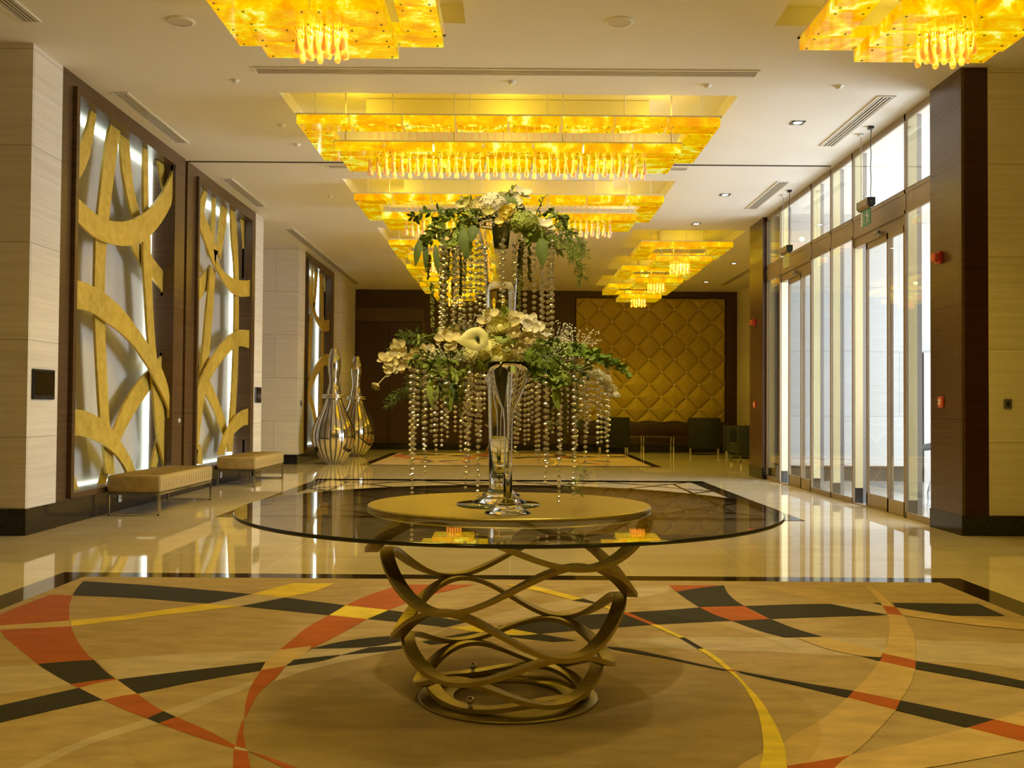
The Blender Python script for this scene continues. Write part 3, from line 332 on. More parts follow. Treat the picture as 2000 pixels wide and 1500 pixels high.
RIBBONS_A=[[-4.56,[[10.981,4.422,11.121,4.414],[10.967,4.385,11.102,4.353],[10.953,4.349,11.084,4.292],[10.94,4.312,11.067,4.231],[10.926,4.275,11.05,4.17],[10.912,4.238,11.032,4.108],[10.895,4.203,11.014,4.047],[10.876,4.168,10.993,3.987],[10.855,4.136,10.97,3.928],[10.832,4.104,10.943,3.87],[10.808,4.072,10.911,3.815],[10.784,4.042,10.875,3.763],[10.759,4.012,10.835,3.713],[10.733,3.982,10.793,3.666],[10.708,3.952,10.749,3.62],[10.683,3.922,10.705,3.574],[10.658,3.891,10.661,3.527],[10.633,3.861,10.619,3.48]]],[-4.56,[[11.51,4.433,11.798,4.436],[11.454,4.279,11.754,4.277],[11.398,4.124,11.711,4.119],[11.347,3.968,11.667,3.96],[11.305,3.81,11.624,3.802],[11.268,3.65,11.582,3.643],[11.233,3.489,11.544,3.483],[11.199,3.329,11.51,3.322],[11.166,3.168,11.479,3.16],[11.141,3.006,11.451,2.998],[11.141,2.842,11.421,2.837],[11.138,2.678,11.416,2.673],[11.137,2.513,11.416,2.508],[11.144,2.349,11.421,2.344],[11.155,2.186,11.431,2.18],[11.174,2.023,11.448,2.016],[11.2,1.86,11.47,1.853],[11.227,1.699,11.495,1.69],[11.256,1.537,11.521,1.528],[11.286,1.376,11.547,1.366],[11.317,1.214,11.574,1.203],[11.354,1.054,11.6,1.041],[11.405,0.898,11.644,0.883],[11.456,0.742,11.703,0.729],[11.502,0.585,11.75,0.572],[11.547,0.427,11.785,0.411]]],[-4.609999999999999,[[11.916,4.433,12.193,4.436],[11.926,4.37,12.205,4.379],[11.935,4.308,12.217,4.322],[11.945,4.245,12.229,4.265],[11.954,4.182,12.241,4.207],[11.965,4.12,12.255,4.151],[11.979,4.058,12.271,4.095],[11.998,3.997,12.289,4.039],[12.023,3.939,12.31,3.984],[12.053,3.883,12.332,3.93],[12.086,3.829,12.356,3.877],[12.121,3.776,12.383,3.826],[12.156,3.724,12.413,3.775],[12.193,3.672,12.447,3.728],[12.231,3.622,12.486,3.684],[12.271,3.572,12.526,3.642],[12.311,3.523,12.567,3.601],[12.35,3.473,12.607,3.558]]],[-4.609999999999999,[[12.19,3.245,12.481,3.295],[12.263,3.178,12.545,3.249],[12.341,3.116,12.608,3.203],[12.428,3.066,12.678,3.167],[12.516,3.019,12.755,3.152],[12.604,2.972,12.834,3.15],[12.692,2.925,12.912,3.152],[12.776,2.892,12.99,3.146],[12.874,2.874,13.042,3.094],[12.972,2.856,13.117,3.072],[13.069,2.834,13.193,3.051],[13.164,2.802,13.268,3.029],[13.258,2.772,13.344,3.006],[13.355,2.745,13.419,2.985],[13.451,2.72,13.496,2.966],[13.547,2.694,13.573,2.95],[13.644,2.669,13.65,2.937],[13.74,2.643,13.728,2.924]]],[-4.5,[[10.476,3.348,10.467,3.114],[10.611,3.322,10.612,3.073],[10.746,3.297,10.759,3.038],[10.882,3.274,10.908,3.014],[11.018,3.256,11.058,3.0],[11.155,3.25,11.209,2.997],[11.292,3.253,11.359,3.001],[11.429,3.264,11.51,3.01],[11.566,3.282,11.66,3.024],[11.701,3.305,11.81,3.043],[11.835,3.334,11.958,3.068],[11.968,3.369,12.105,3.102],[12.099,3.411,12.251,3.141],[12.228,3.457,12.394,3.19],[12.356,3.508,12.533,3.247],[12.482,3.564,12.669,3.313],[12.605,3.625,12.801,3.385],[12.725,3.692,12.93,3.463],[12.842,3.764,13.055,3.547],[12.955,3.841,13.176,3.638],[13.066,3.923,13.292,3.734],[13.172,4.009,13.405,3.834],[13.273,4.103,13.498,3.952],[13.368,4.202,13.547,4.094],[13.462,4.303,13.573,4.242],[13.549,4.409,13.599,4.391]]],[-4.56,[[12.56,4.405,12.69,4.42],[12.556,4.238,12.705,4.254],[12.555,4.072,12.72,4.087],[12.564,3.905,12.731,3.921],[12.577,3.739,12.744,3.754],[12.585,3.572,12.77,3.59],[12.584,3.406,12.806,3.427],[12.58,3.239,12.839,3.263],[12.585,3.072,12.853,3.097],[12.608,2.907,12.877,2.932],[12.645,2.745,12.904,2.767],[12.685,2.583,12.932,2.602],[12.719,2.42,12.96,2.438],[12.752,2.256,12.994,2.274],[12.789,2.093,13.035,2.112],[12.834,1.933,13.079,1.951],[12.885,1.774,13.131,1.793],[12.938,1.616,13.194,1.638],[12.988,1.457,13.267,1.488],[13.036,1.297,13.34,1.338],[13.084,1.138,13.414,1.188],[13.134,0.978,13.489,1.039],[13.19,0.822,13.557,0.887],[13.279,0.68,13.605,0.727],[13.369,0.54,13.647,0.565],[13.459,0.4,13.703,0.408]]],[-4.609999999999999,[[13.156,4.457,13.343,4.464],[13.171,4.431,13.358,4.447],[13.186,4.405,13.372,4.429],[13.201,4.38,13.387,4.411],[13.216,4.354,13.401,4.394],[13.231,4.328,13.416,4.376],[13.246,4.302,13.431,4.359],[13.261,4.277,13.447,4.343],[13.276,4.251,13.463,4.327],[13.292,4.226,13.48,4.311],[13.309,4.201,13.497,4.296],[13.326,4.176,13.514,4.281],[13.343,4.152,13.532,4.266],[13.36,4.128,13.549,4.252],[13.378,4.104,13.567,4.237],[13.396,4.08,13.584,4.222],[13.413,4.056,13.602,4.208],[13.431,4.032,13.619,4.193]]],[-4.5,[[10.452,2.481,10.463,2.188],[10.598,2.488,10.598,2.195],[10.743,2.491,10.733,2.199],[10.889,2.483,10.868,2.194],[11.033,2.467,11.003,2.181],[11.178,2.448,11.136,2.16],[11.322,2.424,11.269,2.134],[11.464,2.395,11.401,2.106],[11.606,2.362,11.534,2.08],[11.747,2.323,11.666,2.053],[11.885,2.277,11.797,2.02],[12.021,2.225,11.928,1.984],[12.156,2.17,12.057,1.944],[12.29,2.113,12.185,1.9],[12.423,2.054,12.309,1.848],[12.557,1.997,12.431,1.79],[12.692,1.942,12.553,1.73],[12.824,1.88,12.673,1.668],[12.95,1.807,12.79,1.6],[13.072,1.727,12.903,1.526],[13.19,1.642,13.015,1.451],[13.302,1.549,13.13,1.379],[13.403,1.444,13.244,1.307],[13.476,1.319,13.35,1.223],[13.526,1.182,13.449,1.131],[13.573,1.044,13.547,1.038]]],[-4.609999999999999,[[13.747,1.896,13.761,1.592],[13.621,1.878,13.65,1.58],[13.497,1.852,13.541,1.557],[13.376,1.814,13.433,1.528],[13.256,1.77,13.327,1.496],[13.14,1.72,13.22,1.463],[13.024,1.668,13.115,1.425],[12.907,1.618,13.013,1.381],[12.789,1.57,12.913,1.33],[12.673,1.518,12.815,1.278],[12.561,1.459,12.717,1.225],[12.451,1.395,12.62,1.171],[12.343,1.327,12.523,1.114],[12.24,1.253,12.429,1.055],[12.141,1.174,12.336,0.993],[12.046,1.09,12.245,0.928],[11.957,0.999,12.158,0.859],[11.869,0.907,12.073,0.787]]],[-4.5,[[10.477,1.156,10.488,0.888],[10.598,1.154,10.586,0.885],[10.718,1.148,10.683,0.881],[10.838,1.133,10.781,0.871],[10.958,1.114,10.877,0.856],[11.076,1.089,10.974,0.839],[11.193,1.06,11.07,0.821],[11.309,1.026,11.165,0.8],[11.422,0.983,11.26,0.776],[11.532,0.934,11.354,0.749],[11.64,0.88,11.447,0.72],[11.745,0.82,11.54,0.687],[11.847,0.756,11.63,0.65],[11.949,0.69,11.718,0.608],[12.048,0.621,11.805,0.562],[12.144,0.547,11.888,0.511],[12.231,0.464,11.966,0.452],[12.316,0.378,12.038,0.386]]],[-4.56,[[10.634,0.519,10.635,0.409],[10.646,0.507,10.638,0.402],[10.659,0.495,10.64,0.394],[10.672,0.483,10.643,0.387],[10.684,0.471,10.645,0.38],[10.697,0.459,10.648,0.372],[10.709,0.446,10.651,0.365],[10.721,0.434,10.653,0.358],[10.732,0.421,10.656,0.351],[10.743,0.407,10.659,0.343],[10.754,0.394,10.662,0.336],[10.765,0.38,10.665,0.329],[10.775,0.366,10.668,0.322],[10.786,0.352,10.671,0.315],[10.796,0.338,10.674,0.307],[10.807,0.325,10.677,0.3],[10.817,0.311,10.68,0.293],[10.828,0.297,10.683,0.286]]],[-4.609999999999999,[[11.614,0.505,11.731,0.414],[11.606,0.492,11.725,0.405],[11.597,0.48,11.718,0.397],[11.589,0.467,11.712,0.388],[11.58,0.454,11.706,0.38],[11.572,0.441,11.7,0.371],[11.563,0.429,11.694,0.363],[11.555,0.416,11.687,0.354],[11.546,0.404,11.68,0.346],[11.537,0.391,11.673,0.339],[11.528,0.379,11.665,0.331],[11.518,0.367,11.657,0.324],[11.509,0.355,11.649,0.317],[11.5,0.343,11.641,0.31],[11.49,0.331,11.633,0.303],[11.481,0.319,11.625,0.297],[11.471,0.307,11.617,0.29],[11.462,0.295,11.609,0.283]]],[-4.609999999999999,[[13.338,0.779,13.435,0.691],[13.325,0.758,13.431,0.673],[13.312,0.736,13.428,0.654],[13.298,0.715,13.425,0.636],[13.285,0.694,13.422,0.618],[13.272,0.673,13.418,0.6],[13.258,0.652,13.415,0.581],[13.246,0.63,13.411,0.563],[13.233,0.608,13.406,0.545],[13.221,0.587,13.401,0.527],[13.209,0.565,13.394,0.51],[13.197,0.542,13.387,0.493],[13.186,0.52,13.378,0.477],[13.174,0.498,13.369,0.46],[13.163,0.475,13.359,0.445],[13.152,0.453,13.349,0.429],[13.141,0.43,13.339,0.413],[13.13,0.408,13.33,0.397]]]]
RIBBONS_B=[[-4.5,[[14.548,4.228,14.574,4.277],[14.546,4.083,14.681,4.164],[14.547,3.939,14.792,4.055],[14.606,3.809,14.917,3.962],[14.717,3.718,15.052,3.884],[14.842,3.643,15.186,3.805],[14.969,3.574,15.32,3.726],[15.093,3.499,15.454,3.647],[15.208,3.413,15.589,3.568],[15.341,3.354,15.488,3.558],[15.474,3.298,15.343,3.56],[15.609,3.244,15.475,3.478],[15.744,3.192,15.608,3.396],[15.881,3.145,15.75,3.332],[16.02,3.104,15.901,3.297],[16.16,3.065,16.056,3.279],[16.301,3.034,16.211,3.267],[16.445,3.013,16.367,3.259],[16.589,3.004,16.522,3.257],[16.734,3.004,16.678,3.263],[16.879,3.01,16.833,3.276],[17.024,3.021,16.988,3.292],[17.168,3.038,17.143,3.31],[17.311,3.056,17.298,3.329],[17.455,3.074,17.452,3.347],[17.599,3.092,17.607,3.365]]],[-4.56,[[15.046,4.411,15.204,4.388],[15.031,4.393,15.186,4.352],[15.016,4.375,15.169,4.316],[15.001,4.357,15.152,4.279],[14.986,4.339,15.135,4.243],[14.971,4.321,15.117,4.207],[14.955,4.303,15.098,4.172],[14.939,4.286,15.077,4.138],[14.922,4.269,15.054,4.105],[14.906,4.252,15.028,4.074],[14.889,4.236,15.002,4.044],[14.872,4.22,14.974,4.014],[14.855,4.203,14.946,3.986],[14.838,4.187,14.918,3.957],[14.821,4.171,14.889,3.929],[14.804,4.155,14.86,3.901],[14.787,4.138,14.832,3.873],[14.77,4.122,14.804,3.844]]],[-4.56,[[15.502,4.429,15.644,4.435],[15.498,4.386,15.642,4.392],[15.495,4.344,15.639,4.35],[15.491,4.301,15.637,4.307],[15.487,4.258,15.634,4.265],[15.484,4.215,15.632,4.222],[15.48,4.173,15.629,4.179],[15.476,4.13,15.627,4.137],[15.472,4.087,15.624,4.094],[15.467,4.045,15.621,4.052],[15.462,4.002,15.619,4.009],[15.457,3.96,15.616,3.966],[15.451,3.917,15.613,3.924],[15.445,3.875,15.61,3.881],[15.439,3.832,15.607,3.839],[15.432,3.79,15.605,3.796],[15.426,3.747,15.602,3.754],[15.42,3.705,15.599,3.711]]],[-4.609999999999999,[[16.17,4.473,16.48,4.463],[16.156,4.423,16.464,4.404],[16.143,4.374,16.449,4.346],[16.129,4.324,16.433,4.287],[16.116,4.274,16.418,4.228],[16.102,4.224,16.402,4.169],[16.088,4.175,16.384,4.111],[16.074,4.126,16.364,4.054],[16.058,4.076,16.341,3.997],[16.041,4.028,16.317,3.942],[16.024,3.979,16.291,3.887],[16.007,3.931,16.265,3.832],[15.988,3.882,16.237,3.778],[15.97,3.834,16.209,3.724],[15.951,3.786,16.182,3.67],[15.933,3.738,16.154,3.616],[15.914,3.69,16.126,3.561],[15.896,3.642,16.099,3.507]]],[-4.56,[[16.458,4.43,16.745,4.438],[16.489,4.272,16.794,4.283],[16.519,4.113,16.842,4.129],[16.553,3.955,16.887,3.973],[16.6,3.801,16.924,3.815],[16.668,3.655,16.956,3.657],[16.725,3.504,16.985,3.497],[16.751,3.345,17.011,3.337],[16.763,3.184,17.022,3.176],[16.771,3.023,17.023,3.014],[16.778,2.862,17.033,2.852],[16.782,2.701,17.043,2.69],[16.782,2.539,17.049,2.528],[16.775,2.378,17.049,2.366],[16.765,2.217,17.046,2.204],[16.753,2.056,17.041,2.042],[16.74,1.895,17.031,1.881],[16.724,1.735,17.016,1.719],[16.705,1.575,16.997,1.558],[16.683,1.415,16.973,1.398],[16.657,1.256,16.947,1.238],[16.628,1.097,16.917,1.079],[16.598,0.938,16.88,0.921],[16.567,0.78,16.837,0.765],[16.537,0.622,16.793,0.609],[16.507,0.463,16.749,0.453]]],[-4.609999999999999,[[17.306,4.48,17.462,4.479],[17.331,4.407,17.508,4.425],[17.356,4.335,17.555,4.371],[17.381,4.262,17.603,4.317],[17.406,4.19,17.65,4.263],[17.431,4.117,17.696,4.208],[17.456,4.045,17.741,4.153],[17.482,3.972,17.784,4.096],[17.51,3.9,17.824,4.036],[17.537,3.829,17.859,3.974],[17.564,3.757,17.891,3.91],[17.593,3.686,17.918,3.844],[17.625,3.616,17.944,3.777],[17.664,3.55,17.965,3.709],[17.715,3.493,17.983,3.639],[17.781,3.454,17.996,3.569],[17.851,3.422,18.008,3.498],[17.92,3.389,18.022,3.428]]],[-4.609999999999999,[[14.913,3.016,14.928,2.689],[14.951,3.034,14.962,2.708],[14.99,3.052,14.996,2.727],[15.029,3.07,15.03,2.747],[15.067,3.087,15.064,2.766],[15.106,3.106,15.098,2.785],[15.144,3.124,15.132,2.804],[15.182,3.143,15.166,2.823],[15.22,3.162,15.2,2.842],[15.257,3.182,15.235,2.86],[15.295,3.203,15.269,2.878],[15.332,3.223,15.304,2.896],[15.369,3.243,15.338,2.914],[15.406,3.264,15.373,2.932],[15.443,3.284,15.408,2.95],[15.481,3.305,15.443,2.967],[15.518,3.326,15.477,2.985],[15.555,3.346,15.512,3.003]]],[-4.56,[[15.411,3.326,15.67,3.274],[15.384,3.214,15.649,3.135],[15.357,3.102,15.628,2.995],[15.329,2.99,15.606,2.856],[15.299,2.879,15.58,2.717],[15.268,2.768,15.55,2.579],[15.236,2.657,15.517,2.442],[15.205,2.546,15.482,2.305],[15.176,2.434,15.449,2.168],[15.15,2.322,15.418,2.031],[15.127,2.209,15.385,1.894],[15.102,2.096,15.347,1.758],[15.073,1.985,15.301,1.624],[15.038,1.875,15.251,1.492],[14.999,1.767,15.2,1.361],[14.959,1.659,15.148,1.23],[14.918,1.551,15.097,1.098],[14.877,1.443,15.046,0.967],[14.837,1.335,14.999,0.834],[14.8,1.226,14.959,0.698],[14.78,1.113,14.923,0.562],[14.767,0.998,14.886,0.426]]],[-4.5,[[17.64,2.505,17.656,2.191],[17.441,2.496,17.445,2.195],[17.242,2.488,17.234,2.201],[17.043,2.476,17.023,2.199],[16.845,2.452,16.813,2.179],[16.65,2.417,16.606,2.142],[16.456,2.372,16.401,2.092],[16.264,2.319,16.2,2.029],[16.075,2.256,16.003,1.953],[15.888,2.186,15.809,1.871],[15.704,2.111,15.616,1.785],[15.523,2.027,15.427,1.691],[15.346,1.936,15.246,1.583],[15.172,1.839,15.076,1.459],[15.003,1.733,14.916,1.322],[14.843,1.615,14.785,1.158],[14.691,1.486,14.701,0.964],[14.573,1.327,14.629,0.766]]],[-4.609999999999999,[[14.921,1.836,14.935,1.521],[15.036,1.805,15.031,1.492],[15.151,1.775,15.127,1.463],[15.265,1.741,15.224,1.434],[15.377,1.7,15.319,1.404],[15.485,1.649,15.414,1.37],[15.589,1.592,15.507,1.331],[15.693,1.533,15.598,1.289],[15.796,1.473,15.688,1.244],[15.897,1.411,15.776,1.196],[15.997,1.347,15.862,1.145],[16.096,1.279,15.945,1.088],[16.193,1.21,16.024,1.025],[16.289,1.139,16.1,0.96],[16.382,1.066,16.177,0.896],[16.47,0.985,16.257,0.834],[16.547,0.895,16.338,0.775],[16.623,0.803,16.419,0.716]]],[-4.5,[[17.676,1.162,17.69,0.879],[17.551,1.157,17.587,0.879],[17.427,1.153,17.484,0.881],[17.302,1.145,17.381,0.882],[17.178,1.132,17.278,0.878],[17.055,1.112,17.176,0.868],[16.932,1.089,17.074,0.853],[16.811,1.061,16.973,0.835],[16.691,1.027,16.872,0.814],[16.574,0.985,16.772,0.791],[16.458,0.937,16.672,0.765],[16.345,0.885,16.573,0.736],[16.233,0.83,16.475,0.703],[16.124,0.769,16.38,0.665],[16.021,0.699,16.289,0.618],[15.923,0.622,16.204,0.559],[15.833,0.535,16.123,0.495],[15.746,0.446,16.042,0.432]]],[-4.56,[[15.024,0.635,14.849,0.546],[15.034,0.619,14.853,0.535],[15.045,0.603,14.857,0.523],[15.056,0.588,14.861,0.512],[15.066,0.572,14.866,0.501],[15.077,0.556,14.87,0.489],[15.087,0.54,14.874,0.478],[15.096,0.523,14.878,0.466],[15.104,0.506,14.882,0.455],[15.111,0.489,14.886,0.444],[15.118,0.471,14.891,0.432],[15.124,0.453,14.895,0.421],[15.129,0.435,14.899,0.41],[15.135,0.417,14.903,0.398],[15.14,0.398,14.907,0.387],[15.146,0.38,14.912,0.376],[15.151,0.362,14.916,0.364],[15.157,0.344,14.92,0.353]]],[-4.56,[[17.827,0.626,17.917,0.603],[17.817,0.613,17.909,0.591],[17.806,0.6,17.902,0.579],[17.796,0.587,17.894,0.566],[17.786,0.574,17.887,0.554],[17.775,0.561,17.879,0.542],[17.765,0.548,17.872,0.53],[17.754,0.535,17.864,0.518],[17.744,0.522,17.855,0.506],[17.733,0.51,17.846,0.495],[17.721,0.497,17.837,0.484],[17.71,0.485,17.828,0.473],[17.698,0.473,17.819,0.462],[17.686,0.462,17.809,0.452],[17.675,0.45,17.8,0.441],[17.663,0.438,17.79,0.43],[17.651,0.427,17.78,0.42],[17.639,0.415,17.771,0.409]]]]
CZ=4.55
# ================================================================== SETTING
BIGC=[(-2.5,2.4,10.86,12.98),(-2.5,2.4,14.96,17.08)]
SMC=[(x0,x0+2.1,y0,y0+2.14) for y0 in (6.71,19.05,22.35,25.65) for x0 in (-2.52,2.27)]
SMC+= [(x0,x0+2.1,y0,y0+2.05) for y0 in (2.7,-1.4) for x0 in (-2.52,2.27)]
struct('floor',MB().quad((-9,-6,0),(11,-6,0),(11,29.4,0),(-9,29.4,0)),M['floor'],'polished cream marble floor of the lobby')
def ceiling_mesh(holes,x0,x1,y0,y1):
    xs=sorted({x0,x1}|{h[0] for h in holes}|{h[1] for h in holes}); ys=sorted({y0,y1}|{h[2] for h in holes}|{h[3] for h in holes})
    m=MB()
    for i in range(len(xs)-1):
        for j in range(len(ys)-1):
            cx,cyy=(xs[i]+xs[i+1])/2,(ys[j]+ys[j+1])/2
            if any(h[0]<cx<h[1] and h[2]<cyy<h[3] for h in holes): continue
            m.quad((xs[i],ys[j],CZ),(xs[i],ys[j+1],CZ),(xs[i+1],ys[j+1],CZ),(xs[i+1],ys[j],CZ))
    for a,b,c,d in holes:
        t=CZ+.16
        m.quad((a,c,CZ),(b,c,CZ),(b,c,t),(a,c,t)); m.quad((b,c,CZ),(b,d,CZ),(b,d,t),(b,c,t)); m.quad((b,d,CZ),(a,d,CZ),(a,d,t),(b,d,t)); m.quad((a,d,CZ),(a,c,CZ),(a,c,t),(a,d,t))
        m.quad((a,c,t),(b,c,t),(b,d,t),(a,d,t))
    return m
struct('ceiling',ceiling_mesh(BIGC+SMC,-9,6.6,-6,29.4),M['ceiling'],'painted ceiling with recessed lighting coffers')
struct('trim_1',MB().box(-4.45,4.36,13.94,13.985,CZ-.008,CZ+.01),M['ventdark'],'dark movement joint running across the ceiling')
# ---- left side
LX=-4.45
struct('wall_left',MB().box(-9,LX,9.42,10.05,.245,CZ),M['trav'],'travertine pier before the first backlit screen')
struct('baseboard_left',MB().box(-9.02,LX+.012,9.405,10.05,0,.245),M['granite'],'black granite plinth of the near left pier')
def frame_unit(y0,y1,oy0,oy1,name,label,lo=.25):
    m=MB()  # flush surround with an opening and a raised inner frame
    zt,zb=4.38,.31
    m.box(-4.9,LX,y0,oy0,lo,CZ).box(-4.9,LX,oy1,y1,lo,CZ).box(-4.9,LX,oy0,oy1,zt,CZ).box(-4.9,LX,oy0,oy1,lo,zb)
    t=.045
    m.box(LX,LX+.045,oy0-t*1.6,oy0,zb-t,zt+t).box(LX,LX+.03,oy0,oy1,zb-t*1.3,zb)
    m.box(-4.92,-4.86,y0,y1,lo,CZ)
    return struct(name,m,M['woodframe'],label)
frame_unit(10.05,13.86,10.36,13.46,'trim_2','bronze wood surround of the first backlit screen')
frame_unit(13.96,17.70,14.40,17.50,'trim_3','bronze wood surround of the second backlit screen')
struct('trim_4',MB().box(-4.9,LX-.03,13.86,13.96,.25,CZ),M['columnfront'],'dark shadow gap between the two bronze surrounds')
struct('baseboard_left_screens',MB().box(-4.9,LX-.005,10.05,17.70,0,.25),M['granite'],'black granite plinth under the first two screens')
struct('wall_left_end',MB().box(-9,LX,17.70,18.26,.2,CZ),M['trav'],'travertine pier past the second screen')
struct('baseboard_left_end',MB().box(-9,LX+.012,17.70,18.27,0,.22),M['granite'],'black granite plinth of the pier past the second screen')
struct('wall_left_far',MB().box(-9,LX,21.33,22.0,.18,CZ),M['trav'],'travertine wall beyond the side passage')
struct('baseboard_left_far',MB().box(-9,LX+.012,21.32,25.6,0,.2),M['granite'],'black granite plinth of the far left wall')
frame_unit(22.0,25.6,22.2,25.2,'trim_5','bronze wood surround of the far backlit screen',.2)
struct('wall_left_back',MB().box(-9,LX,25.6,29.1,0,CZ),M['trav'],'travertine corner behind the striped floor bottles')
struct('wall_corner',MB().box(LX-.02,-4.33,26.1,26.75,.0,CZ),M['trav'],'narrow travertine return near the rear wall')
struct('wall_passage',MB().box(-9.2,-9,9.4,29.2,0,CZ),M['trav'],'end of the side passage on the left')
# ---- rear wall with dark wood and the double door
m=MB().box(-4.6,1.55,29.1,29.3,.0,CZ).box(6.10,6.45,29.1,29.3,0,CZ).box(1.55,1.81,29.1,29.3,0,CZ).box(1.81,6.10,29.1,29.3,4.37,CZ).box(1.81,6.1,29.1,29.3,0,.81).box(1.81,6.1,29.24,29.3,.81,4.37)
struct('wall_rear',m,M['wooddark'],'dark wood rear wall')
struct('baseboard_rear',MB().box(-4.45,6.42,29.07,29.1,0,.19),M['granite'],'black skirting of the rear wall')
d=MB().box(-4.42,-2.5,29.05,29.1,3.64,4.02).box(-2.54,-2.44,29.05,29.1,.19,3.64)
struct('trim_6',d,M['woodframe'],'bronze header and jamb of the rear double door')
d=MB().box(-4.40,-3.48,29.06,29.1,.19,3.62).box(-3.46,-2.56,29.06,29.1,.19,3.62)
struct('door_1',d,M['wooddark'],'dark wood double door in the rear wall')
d=MB()
for y0 in (0.9,1.9,2.9): d.box(-2.4,1.5,29.085,29.1,y0,y0+.02)
struct('trim_7',d,M['columnfront'],'thin dark lines across the rear wall panels')
# ---- right side
RX=4.36
struct('wall_right_near',MB().box(4.62,11,9.9,10.4,.195,CZ),M['trav'],'travertine wall facing the camera on the right')
struct('baseboard_right_near',MB().box(4.62,11,9.888,10.4,0,.195),M['granite'],'black granite plinth of the near right wall')
def column(name,y0,y1,lab,zb):
    m=MB().box(RX,RX+.03,y0,y1,zb,CZ,0).box(RX+.03,4.62,y0,y1,zb,CZ,1)
    o=struct(name,m,[M['column'],M['columnfront']],lab); return o
column('wall_right_pier',9.9,10.64,'glossy brown wood pier beside the entrance glazing',.195)
struct('baseboard_right_pier',MB().box(RX-.008,4.62,9.89,10.65,0,.195),M['granite'],'black granite base of the near brown pier')
column('wall_right_pier_far',17.75,18.72,'glossy brown wood pier past the entrance glazing',.195)
struct('baseboard_right_pier_far',MB().box(RX-.008,4.62,17.74,18.73,0,.195),M['granite'],'black granite base of the far brown pier')
struct('baseboard_right_far',MB().box(6.405,6.62,18.72,29.07,0,.19),M['granite'],'black skirting of the rear seating bay')
struct('wall_right_far',MB().box(6.42,6.62,18.72,29.3,.0,CZ),M['trav'],'travertine side wall of the rear seating bay')
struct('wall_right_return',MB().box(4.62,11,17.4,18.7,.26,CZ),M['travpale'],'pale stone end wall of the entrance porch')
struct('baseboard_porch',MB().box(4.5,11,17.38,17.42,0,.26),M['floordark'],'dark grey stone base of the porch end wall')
# ---- enclosing shell behind and beside the camera
struct('wall_back',MB().box(-9.2,11.2,-6.2,-6,0,CZ),M['trav'],'wall behind the camera')
struct('wall_left_lobby',MB().box(-9.2,-9,-6,9.4,0,CZ),M['trav'],'left end of the near lobby')
struct('wall_right_lobby',MB().box(11,11.2,-6,9.9,0,CZ),M['trav'],'right end of the near lobby')
struct('ceiling_near',MB().quad((6.6,-6,CZ),(6.6,9.9,CZ),(11,9.9,CZ),(11,-6,CZ)),M['ceiling'],'ceiling of the near lobby on the right')
# ---- porch
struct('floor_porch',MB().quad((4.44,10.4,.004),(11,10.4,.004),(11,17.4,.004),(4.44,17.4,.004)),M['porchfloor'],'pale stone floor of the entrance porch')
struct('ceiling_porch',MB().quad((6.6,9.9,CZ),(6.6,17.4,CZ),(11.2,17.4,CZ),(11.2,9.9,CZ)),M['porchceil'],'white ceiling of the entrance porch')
m=MB().box(6.98,7.1,17.30,17.42,0,2.19).box(7.1,8.2,17.30,17.42,2.0,2.19).box(8.2,8.32,17.30,17.42,0,2.19)
struct('door_2',m,M['steel'],'grey framed doorway in the porch end wall')
e=obj('exit_plate',MB().box(7.14,7.42,17.285,17.30,2.04,2.14),M['yellowsign'],bpy.data.objects['door_2'])
obj('door_leaf',MB().box(7.1,8.2,17.36,17.38,0.01,2.0),M['travpale'],bpy.data.objects['door_2'])

# ---- entrance glazing: bays between mullions
GX0,GX1=4.42,4.444
MUL=[10.645,11.48,13.255,14.168,15.087,16.857,17.74]
def bay(i,name,label,door=False):
    y0,y1=MUL[i],MUL[i+1]; h=.022
    fr=MB()
    a,b=y0+(h if i else 0),y1
    fr.box(GX0,GX1,y1-h,y1+h,0,CZ) if i<5 else fr.box(GX0,GX1,y1-.05,y1,0,CZ)
    if i==0: fr.box(GX0,GX1,y0,y0+.02,0,CZ)
    fr.box(GX0,GX1,y0,y1,4.47,CZ)                       # head
    fr.box(GX0+.006,GX1,y0,y1,3.45,3.67).box(GX0,GX1,y0,y1,3.645,3.69).box(GX0,GX1,y0,y1,3.42,3.46)
    if not door: fr.box(GX0,GX1,y0,y1,0,.07)
    else:
        fr.box(GX0+.02,GX1+.09,y0,y1,3.30,3.43)
        fr.box(GX0,GX1+.05,y0,y1,0,.012)
    o=struct(name,fr,M['alu'],label)
    def glass(nm,ya,yb,za,zb,par,x=4.434):
        return obj(nm,MB().box(x-.004,x+.004,ya,yb,za,zb),M['pane'],par)
    glass('upper_pane',y0+h,y1-h,3.69,4.47,o)
    g=MB()
    for (ya,yb,za,zb) in ((y0+h,y0+h+.012,3.69,4.47),(y0+h,y1-h,3.69,3.70)): g.box(4.424,4.447,ya,yb,za,zb)
    if not door:
        glass('lower_pane',y0+h,y1-h,.07,3.42,o); g.box(4.424,4.447,y0+h,y0+h+.012,.07,3.42)
    obj('gasket',g,M['aludark'],o)
    if door:
        L=y1-y0
        def leaf(ya,yb,x):
            f=MB().box(x-.014,x+.014,ya,ya+.045,.014,3.30).box(x-.014,x+.014,yb-.045,yb,.014,3.30).box(x-.014,x+.014,ya,yb,3.22,3.30).box(x-.014,x+.014,ya,yb,.014,.17)
            lf=obj('sliding_leaf',f,M['alu'],o); glass('leaf_pane',ya+.045,yb-.045,.17,3.22,lf,x); return lf
        leaf(y0+h,y0+.325*L,4.44); leaf(y0+.30*L,y0+.78*L,4.475)
        obj('motion_sensor',MB().bbox(4.375,4.42,y0+.46*L-.07,y0+.46*L+.07,3.31,3.37,.015),M['steel'],o)
    return o
